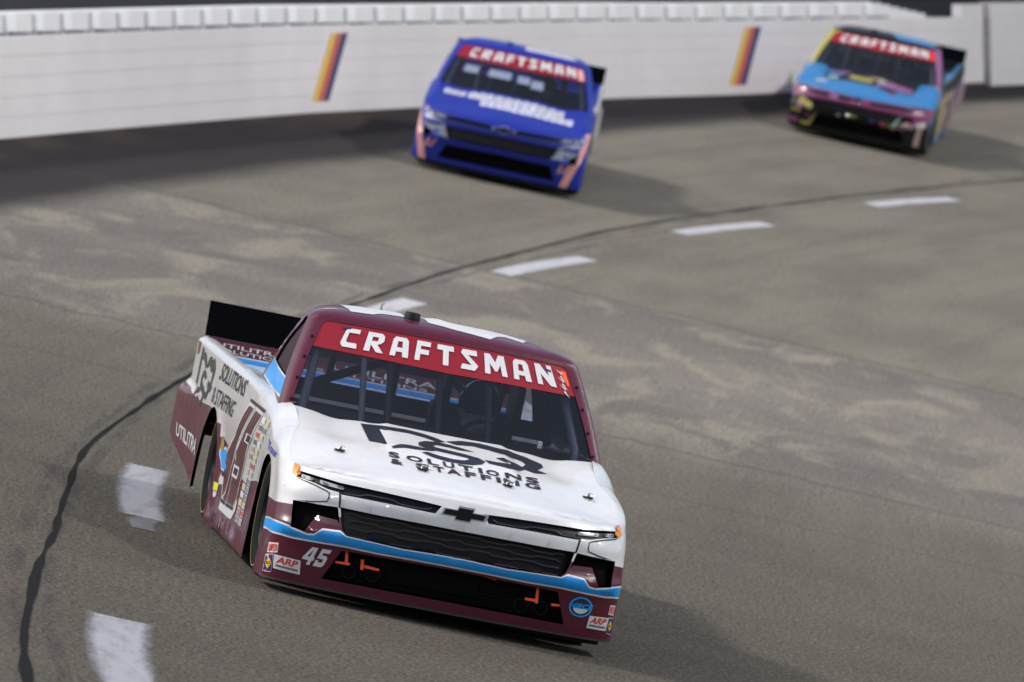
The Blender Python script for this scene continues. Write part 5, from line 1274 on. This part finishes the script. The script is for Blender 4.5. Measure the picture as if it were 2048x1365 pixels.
# tyre rub smeared along the rocker panel
g = bpy.data.materials.new('tyre_rub'); g.use_nodes = True; n_ = g.node_tree; b_ = n_.nodes['Principled BSDF']; b_.inputs['Base Color'].default_value = (.34, .24, .32, 1); b_.inputs['Roughness'].default_value = .6
tc_ = n_.nodes.new('ShaderNodeTexCoord'); mp_ = n_.nodes.new('ShaderNodeMapping'); mp_.inputs['Scale'].default_value = (1, 3.2, 4.5); nz_ = n_.nodes.new('ShaderNodeTexNoise'); nz_.inputs['Scale'].default_value = 1.6; nz_.inputs['Detail'].default_value = 6
mr_ = n_.nodes.new('ShaderNodeMapRange'); mr_.inputs['From Min'].default_value = .47; mr_.inputs['From Max'].default_value = .72; mr_.inputs['To Max'].default_value = .7
sz_ = n_.nodes.new('ShaderNodeSeparateXYZ'); fz_ = n_.nodes.new('ShaderNodeMapRange'); fz_.interpolation_type = 'SMOOTHSTEP'; fz_.inputs['From Min'].default_value = .115; fz_.inputs['From Max'].default_value = .155
fz2 = n_.nodes.new('ShaderNodeMapRange'); fz2.interpolation_type = 'SMOOTHSTEP'; fz2.inputs['From Min'].default_value = .24; fz2.inputs['From Max'].default_value = .17
m1_ = n_.nodes.new('ShaderNodeMath'); m1_.operation = 'MULTIPLY'; m2_ = n_.nodes.new('ShaderNodeMath'); m2_.operation = 'MULTIPLY'
n_.links.new(tc_.outputs['Object'], mp_.inputs[0]); n_.links.new(mp_.outputs[0], nz_.inputs['Vector']); n_.links.new(nz_.outputs['Fac'], mr_.inputs['Value']); n_.links.new(tc_.outputs['Object'], sz_.inputs[0])
n_.links.new(sz_.outputs[2], fz_.inputs['Value']); n_.links.new(sz_.outputs[2], fz2.inputs['Value']); n_.links.new(mr_.outputs[0], m1_.inputs[0]); n_.links.new(fz_.outputs[0], m1_.inputs[1]); n_.links.new(m1_.outputs[0], m2_.inputs[0]); n_.links.new(fz2.outputs[0], m2_.inputs[1]); n_.links.new(m2_.outputs[0], b_.inputs['Alpha'])
dec('tyre_rub', 'right', [[(3.42, .105), (1.40, .112), (1.40, .245), (3.42, .235)]], g, off=.0035)
# windscreen clips
for sg in (-1, 1):
    for v in (.12, .35, .58, .8):
        f_, n_ = cab_fn(sg); p = f_(np.array([.80]), np.array([v]))[0] + OFF
        MB().box(p + n_(np.array([.80]), np.array([v]))[0]*.006, (.014, .014, .010)).build('windshield_clip', black_m, X1['ws'])
# rear flank stickers of the cab pillar
for k_, (s0, v0) in enumerate(((1.62, .90), (1.95, .80), (2.12, .68), (2.16, .58), (2.18, .48))):
    X1['on_cab']('pillar_decal', [[(-s0 - .05, v0), (-s0, v0), (-s0 + .02, v0 + .05), (-s0 - .03, v0 + .05)]], [pink_m, bwhite, lb, bwhite, pink_m][k_], X1['cab'], off=.003)

# second truck: royal blue
b2 = paint('royal_blue_wrap', (.001, .014, .25), .45, .1); w2 = paint('silver_white_wrap', (.62, .58, .62), .35); pk = paint('salmon_wrap', (.72, .33, .30), .4); db = paint('deep_blue_wrap', (.008, .02, .22), .3)
def body2(sign):
    rg = [(yz([(1.25, -.1), (1.40, .55), (1.55, 1.2), (5.8, 1.2), (5.8, -.1)]), 1), (yz([(1.6, -.1), (1.9, .35), (2.6, .62), (3.6, .75), (3.7, .2), (3.7, -.1)]), 3)]
    s0 = .98 if sign < 0 else .90
    rg += [([(s0 - .06, .08), (s0 + .05, .10), (s0 + .16, .42), (s0 + .24, .70), (s0 + .30, .80), (s0 + .12, .78), (s0 + .06, .45)], 2)]
    if sign > 0: rg += [(yz([(1.7, .2), (2.0, .2), (3.2, .9), (2.9, .9)]), 2), (yz([(3.9, .3), (4.2, .3), (5.0, .9), (4.6, .9)]), 2)]
    return rg
def cab2(sign):
    return [([(.0, 1.25), (CABS[2], 1.25), (CABS[3], 1.3), (CABS[3], 2), (0, 2)], 1)] if sign > 0 else []
liv2 = dict(mats=[b2, w2, pk, db, lipb], body=body2, cab=cab2, cab_base=0, rail=b2, bed=b2, gate=b2, rear=b2, size=(1.0565, 1., .9744), pane=principled('side_window_navy', (.006, .008, .03), .15, coat=.6), pod=b2)
T2, SK2, X2 = make_truck(1, 'race_truck', 'royal blue race truck with white hood lettering and salmon nose streaks, middle of the three', (4.567, -.29879, .222, .0100), liv2)
rb = random.Random(3); hw2 = paint('hood_white_vinyl', (.74, .75, .80), .35)
def blocks(sk, root, view, rows, mat, nm):
    """unreadable distant lettering as letter-sized blocks"""
    for (x0, x1, y0, y1, n) in rows:
        w = (x1 - x0)/n
        for i in range(n):
            a = x0 + i*w + w*.08; b = x0 + (i+1)*w - w*(.02 + .12*rb.random()); yy0 = y0 + (y1 - y0)*rb.uniform(0, .12)
            art(nm, sk, view, [[(a, yy0), (b, yy0), (b, y1), (a + (b-a)*.35, y1), (a, y1 - (y1-y0)*.2)]], mat, root, off=.004, step=.1, holes=[[(a + (b-a)*.35, yy0 + (y1-yy0)*.35), (b - (b-a)*.25, yy0 + (y1-yy0)*.35), (b - (b-a)*.25, yy0 + (y1-yy0)*.65), (a + (b-a)*.35, yy0 + (y1-yy0)*.65)]])
blocks(SK2, T2, 'top', ((-.78, -.52, .93, 1.16, 3), (-.50, .62, .86, 1.18, 11), (-.34, .74, .60, .86, 12)), hw2, 'hood_lettering')
for (s0, s1, v0, v1) in ((-.62, -.46, .40, .56), (-.34, -.08, .40, .56), (.0, .14, .38, .54), (.16, .30, .32, .50)):
    X2['on_cab']('windshield_lettering', [[(s0, v0), (s1, v0), (s1, v1), (s0, v1)]], principled('pale_vinyl', (.20, .24, .34), .5), X2['ws'], off=.001)
for sg in (-1, 1):
    art('lamp_surround', SK2, 'front', [[(sg*abs(x), z) for x, z in [(.90, .66), (.70, .63), (.66, .60), (.66, .545), (.90, .535), (.90, .56), (.70, .575), (.72, .61), (.90, .63)]]], principled('lamp_surround_silver', (.20, .23, .27), .35, coat=.3), T2, off=.004)
    art('nose_number', SK2, 'front', [[(u*.92 + v*.08, v) for u, v in p] for p in ([[(0, 0), (.25, 0), (.3, 1), (.05, 1)], [(.4, 0), (.62, 0), (.9, 1), (.68, 1)]])], pk, T2, q=[(sg*.76 - .07, .40), (sg*.76 + .07, .40), (sg*.76 + .06, .29), (sg*.76 - .08, .29)], off=.004)

# third truck: light blue hood, black grille, pink and yellow flashes
sb_ = paint('cyan_blue_wrap', (.020, .165, .40), .35, .5); pk3 = paint('magenta_wrap', (.20, .03, .12), .35); yl = paint('yellow_wrap', (.36, .32, .05), .4); bk = principled('black_wrap', (.006, .006, .008), .45, coat=.15, spec=.25); pu = paint('lilac_wrap', (.24, .09, .22), .4); tn = paint('tan_wrap', (.36, .24, .22), .4)
def body3(sign):
    rg = [([(0, -.1), (0, .585), (.6, .585), (1.0, .55), (1.3, .52), (1.45, .3), (1.45, -.1)], 4), ([(0, .585), (0, .715), (.9, .735), (1.3, .70), (1.35, .56), (1.0, .55), (.6, .585)], 1)]
    rg += [(yz([(1.2, -.1), (1.2, 1.2), (5.8, 1.2), (5.8, -.1)]), 6), (yz([(1.7, .15), (2.3, .15), (2.3, .85), (1.6, .85)]), 3), (yz([(2.7, .15), (3.2, .1), (3.2, .6), (2.6, .6)]), 3), (yz([(1.2, -.1), (3.6, -.1), (3.6, .2), (1.2, .2)]), 0), (yz([(3.9, .1), (5.8, .1), (5.8, 1.2), (3.9, 1.2)]), 5)]
    rg += [(yz([(1.3, .84), (5.8, .84), (5.8, 1.2), (1.3, 1.2)]), 4 if sign > 0 else 0)]
    rg += [([(.93, .16), (1.02, .16), (1.03, .5), (.95, .52)], 6)] if sign > 0 else [([(.74, .40), (.84, .40), (.84, .54), (.74, .54)], 3)]
    return rg
def hood3():
    return [([(-.62, .70), (.62, .66), (.66, 1.5), (-.66, 1.5)], 4), ([(-.30, .80), (.02, .78), (.04, 1.0), (-.28, 1.02)], 3), ([(.08, .74), (.60, .74), (.60, .98), (.10, 1.05)], 5), ([(-.62, .95), (-.38, .95), (-.38, 1.15), (-.62, 1.2)], 0)]
def cab3(sign):
    rg = [([(0, 1.0), (CABS[5], 1.0), (CABS[5], 2), (0, 2)], 4), ([(.2, 1.15), (CABS[2], 1.12), (CABS[3], 1.2), (CABS[3], 2), (.2, 2)], 0)] if sign > 0 else [([(0, 1.0), (CABS[5], 1.0), (CABS[5], 2), (0, 2)], 4)]
    return rg + [([(.70, 0), (.935, 0), (.93, 1.02), (.70, 1.02)], 3 if sign < 0 else 5), ([(.94, 0), (CABS[3], 0), (CABS[3], 1.0), (.94, 1.0)], 4)]
liv3 = dict(mats=[sb_, pk3, pu, yl, bk, pu, tn], body=body3, cab=cab3, hood=hood3, cab_base=4, rail=sb_, bed=bk, gate=bk, rear=bk, size=(1.037, 1., .948), pane=black_m)
T3, SK3, X3 = make_truck(2, 'race_truck', 'race truck with light blue hood, black grille and yellow flank panels, farthest back at right', (4.424, -.40743, .222, .0149), liv3)
for x, z, rr, mt in ((.62, .46, .085, tn), (.86, .50, .06, principled('pale_green', (.35, .42, .36), .4)), (-.80, .50, .075, yl), (.20, .44, .04, db), (.36, .40, .035, dred_m)):
    art('nose_decal', SK3, 'front', [[(x + rr*math.cos(2*math.pi*i/12), z + rr*math.sin(2*math.pi*i/12)) for i in range(12)]], mt, T3, off=.004)

r3 = random.Random(11)
g3 = [pk3, yl, bk, pu, principled('mint_vinyl', (.30, .40, .34), .4), principled('pale_grey_vinyl', (.45, .43, .44), .4), sb_]
for k_ in range(16):                                            # small sponsor marks, too far to read
    x = r3.uniform(-.88, .88); z = r3.uniform(.16, .70); w_ = r3.uniform(.03, .09); h_ = r3.uniform(.02, .05)
    art('nose_decal', SK3, 'front', [[(x - w_, z - h_), (x + w_*r3.uniform(.5, 1), z - h_), (x + w_, z + h_), (x - w_*r3.uniform(.4, 1), z + h_*.8)]], r3.choice(g3), T3, off=.004 + .0008*k_, step=.06)
for k_ in range(10):
    x = r3.uniform(-.7, .7); y = r3.uniform(.45, 1.15); w_ = r3.uniform(.05, .14); h_ = r3.uniform(.03, .09)
    art('hood_decal', SK3, 'top', [[(x - w_, y - h_), (x + w_*.7, y - h_), (x + w_, y + h_), (x - w_*.6, y + h_*.7)]], r3.choice(g3), T3, off=.004 + .0008*k_, step=.06)
for k_ in range(12):
    y = r3.uniform(1.5, 5.0); z = r3.uniform(.2, .9); w_ = r3.uniform(.1, .3); h_ = r3.uniform(.03, .10)
    art('side_decal', SK3, 'left', [[(y - w_, z - h_), (y + w_, z - h_*.6), (y + w_*.7, z + h_), (y - w_, z + h_)]], r3.choice(g3), T3, off=.004 + .0008*k_, step=.08)
# ---------------------------------------------------------------- drivers
def driver(M, label, detailed):
    root = empty('person', M @ Matrix.Translation((.32, 2.42 - YC, .41))); tag(root, label, 'person', 'drivers strapped in the trucks')
    J = {'pelvis': (0, 0, .06), 'belly': (0, .06, .22), 'chest': (0, .07, .42), 'neck': (0, .04, .56), 'head': (0, .01, .66),
         'shl': (.17, .05, .46), 'ell': (.24, -.16, .34), 'wrl': (.15, -.38, .45), 'hal': (.13, -.44, .46),
         'shr': (-.17, .05, .46), 'elr': (-.24, -.16, .34), 'wrr': (-.15, -.38, .45), 'har': (-.13, -.44, .46),
         'hpl': (.10, -.04, .05), 'knl': (.14, -.46, .16), 'anl': (.12, -.80, -.10), 'hpr': (-.10, -.04, .05), 'knr': (-.14, -.46, .16), 'anr': (-.12, -.80, -.10)}
    Rr = {'pelvis': .14, 'belly': .14, 'chest': .16, 'neck': .065, 'head': .08, 'sh': .075, 'el': .052, 'wr': .038, 'ha': .042, 'hp': .09, 'kn': .065, 'an': .045}
    E_ = [('pelvis', 'belly'), ('belly', 'chest'), ('chest', 'neck'), ('neck', 'head')] + [(a + s, b + s) for s in 'lr' for a, b in (('sh', 'el'), ('el', 'wr'), ('wr', 'ha'), ('hp', 'kn'), ('kn', 'an'))] + [('chest', 'sh' + s) for s in 'lr'] + [('pelvis', 'hp' + s) for s in 'lr']
    K = list(J); me = bpy.data.meshes.new('body'); me.from_pydata([J[k] for k in K], [(K.index(a), K.index(b)) for a, b in E_], [])
    o = bpy.data.objects.new('body', me); col.objects.link(o); sm = o.modifiers.new('skin', 'SKIN'); su = o.modifiers.new('sub', 'SUBSURF'); su.levels = su.render_levels = 1
    for i, k in enumerate(K):
        rr = Rr.get(k, Rr.get(k[:2], .05)); me.skin_vertices[0].data[i].radius = (rr, rr)
    me.skin_vertices[0].data[0].use_root = True
    dgr = bpy.context.evaluated_depsgraph_get(); m2 = bpy.data.meshes.new_from_object(o.evaluated_get(dgr)); o.modifiers.clear(); o.data = m2
    for p in m2.polygons: p.use_smooth = True
    m2.materials.clear(); m2.materials.append(suit_m); o.parent = root
    hv = []; hf = []; n1, n2 = 14, 22
    for i in range(n1 + 1):
        t = math.pi*i/n1
        for j in range(n2):
            a = 2*math.pi*j/n2; rr = math.sin(t); z = math.cos(t)
            fx, fy = rr*math.cos(a)*.122, rr*math.sin(a)*.150; chin = .025*max(0, -math.sin(a))*max(0, -z)
            hv.append((fx, fy - chin, .71 + .150*z - (.02 if z < -.5 else 0)))
    for i in range(n1):
        for j in range(n2): hf.append((i*n2+j, (i+1)*n2+j, (i+1)*n2+(j+1) % n2, i*n2+(j+1) % n2))
    he = mesh_obj('helmet', hv, hf, helm_m, root, smooth=True)
    vv = []; vf = []
    for i in range(7):
        z = .665 + .095*i/6
        for j in range(13):
            a = -math.pi/2 + (j - 6)/6*1.25; t = math.acos(max(-1, min(1, (z - .71)/.150))); rr = math.sin(t)
            vv.append((rr*math.cos(a)*.126, rr*math.sin(a)*.154 - .002, z))
    for i in range(6):
        for j in range(12): vf.append((i*13+j, i*13+j+1, (i+1)*13+j+1, (i+1)*13+j))
    mesh_obj('visor', vv, vf, visor_m, he, smooth=True)
    return root
driver(X1['M'], 'driver in dark suit and grey helmet behind the windshield of the white and maroon truck', True)
driver(X2['M'], 'driver barely seen behind the windshield of the royal blue truck', False)
driver(X3['M'], 'driver hidden in the dark cab of the light blue and yellow truck', False)
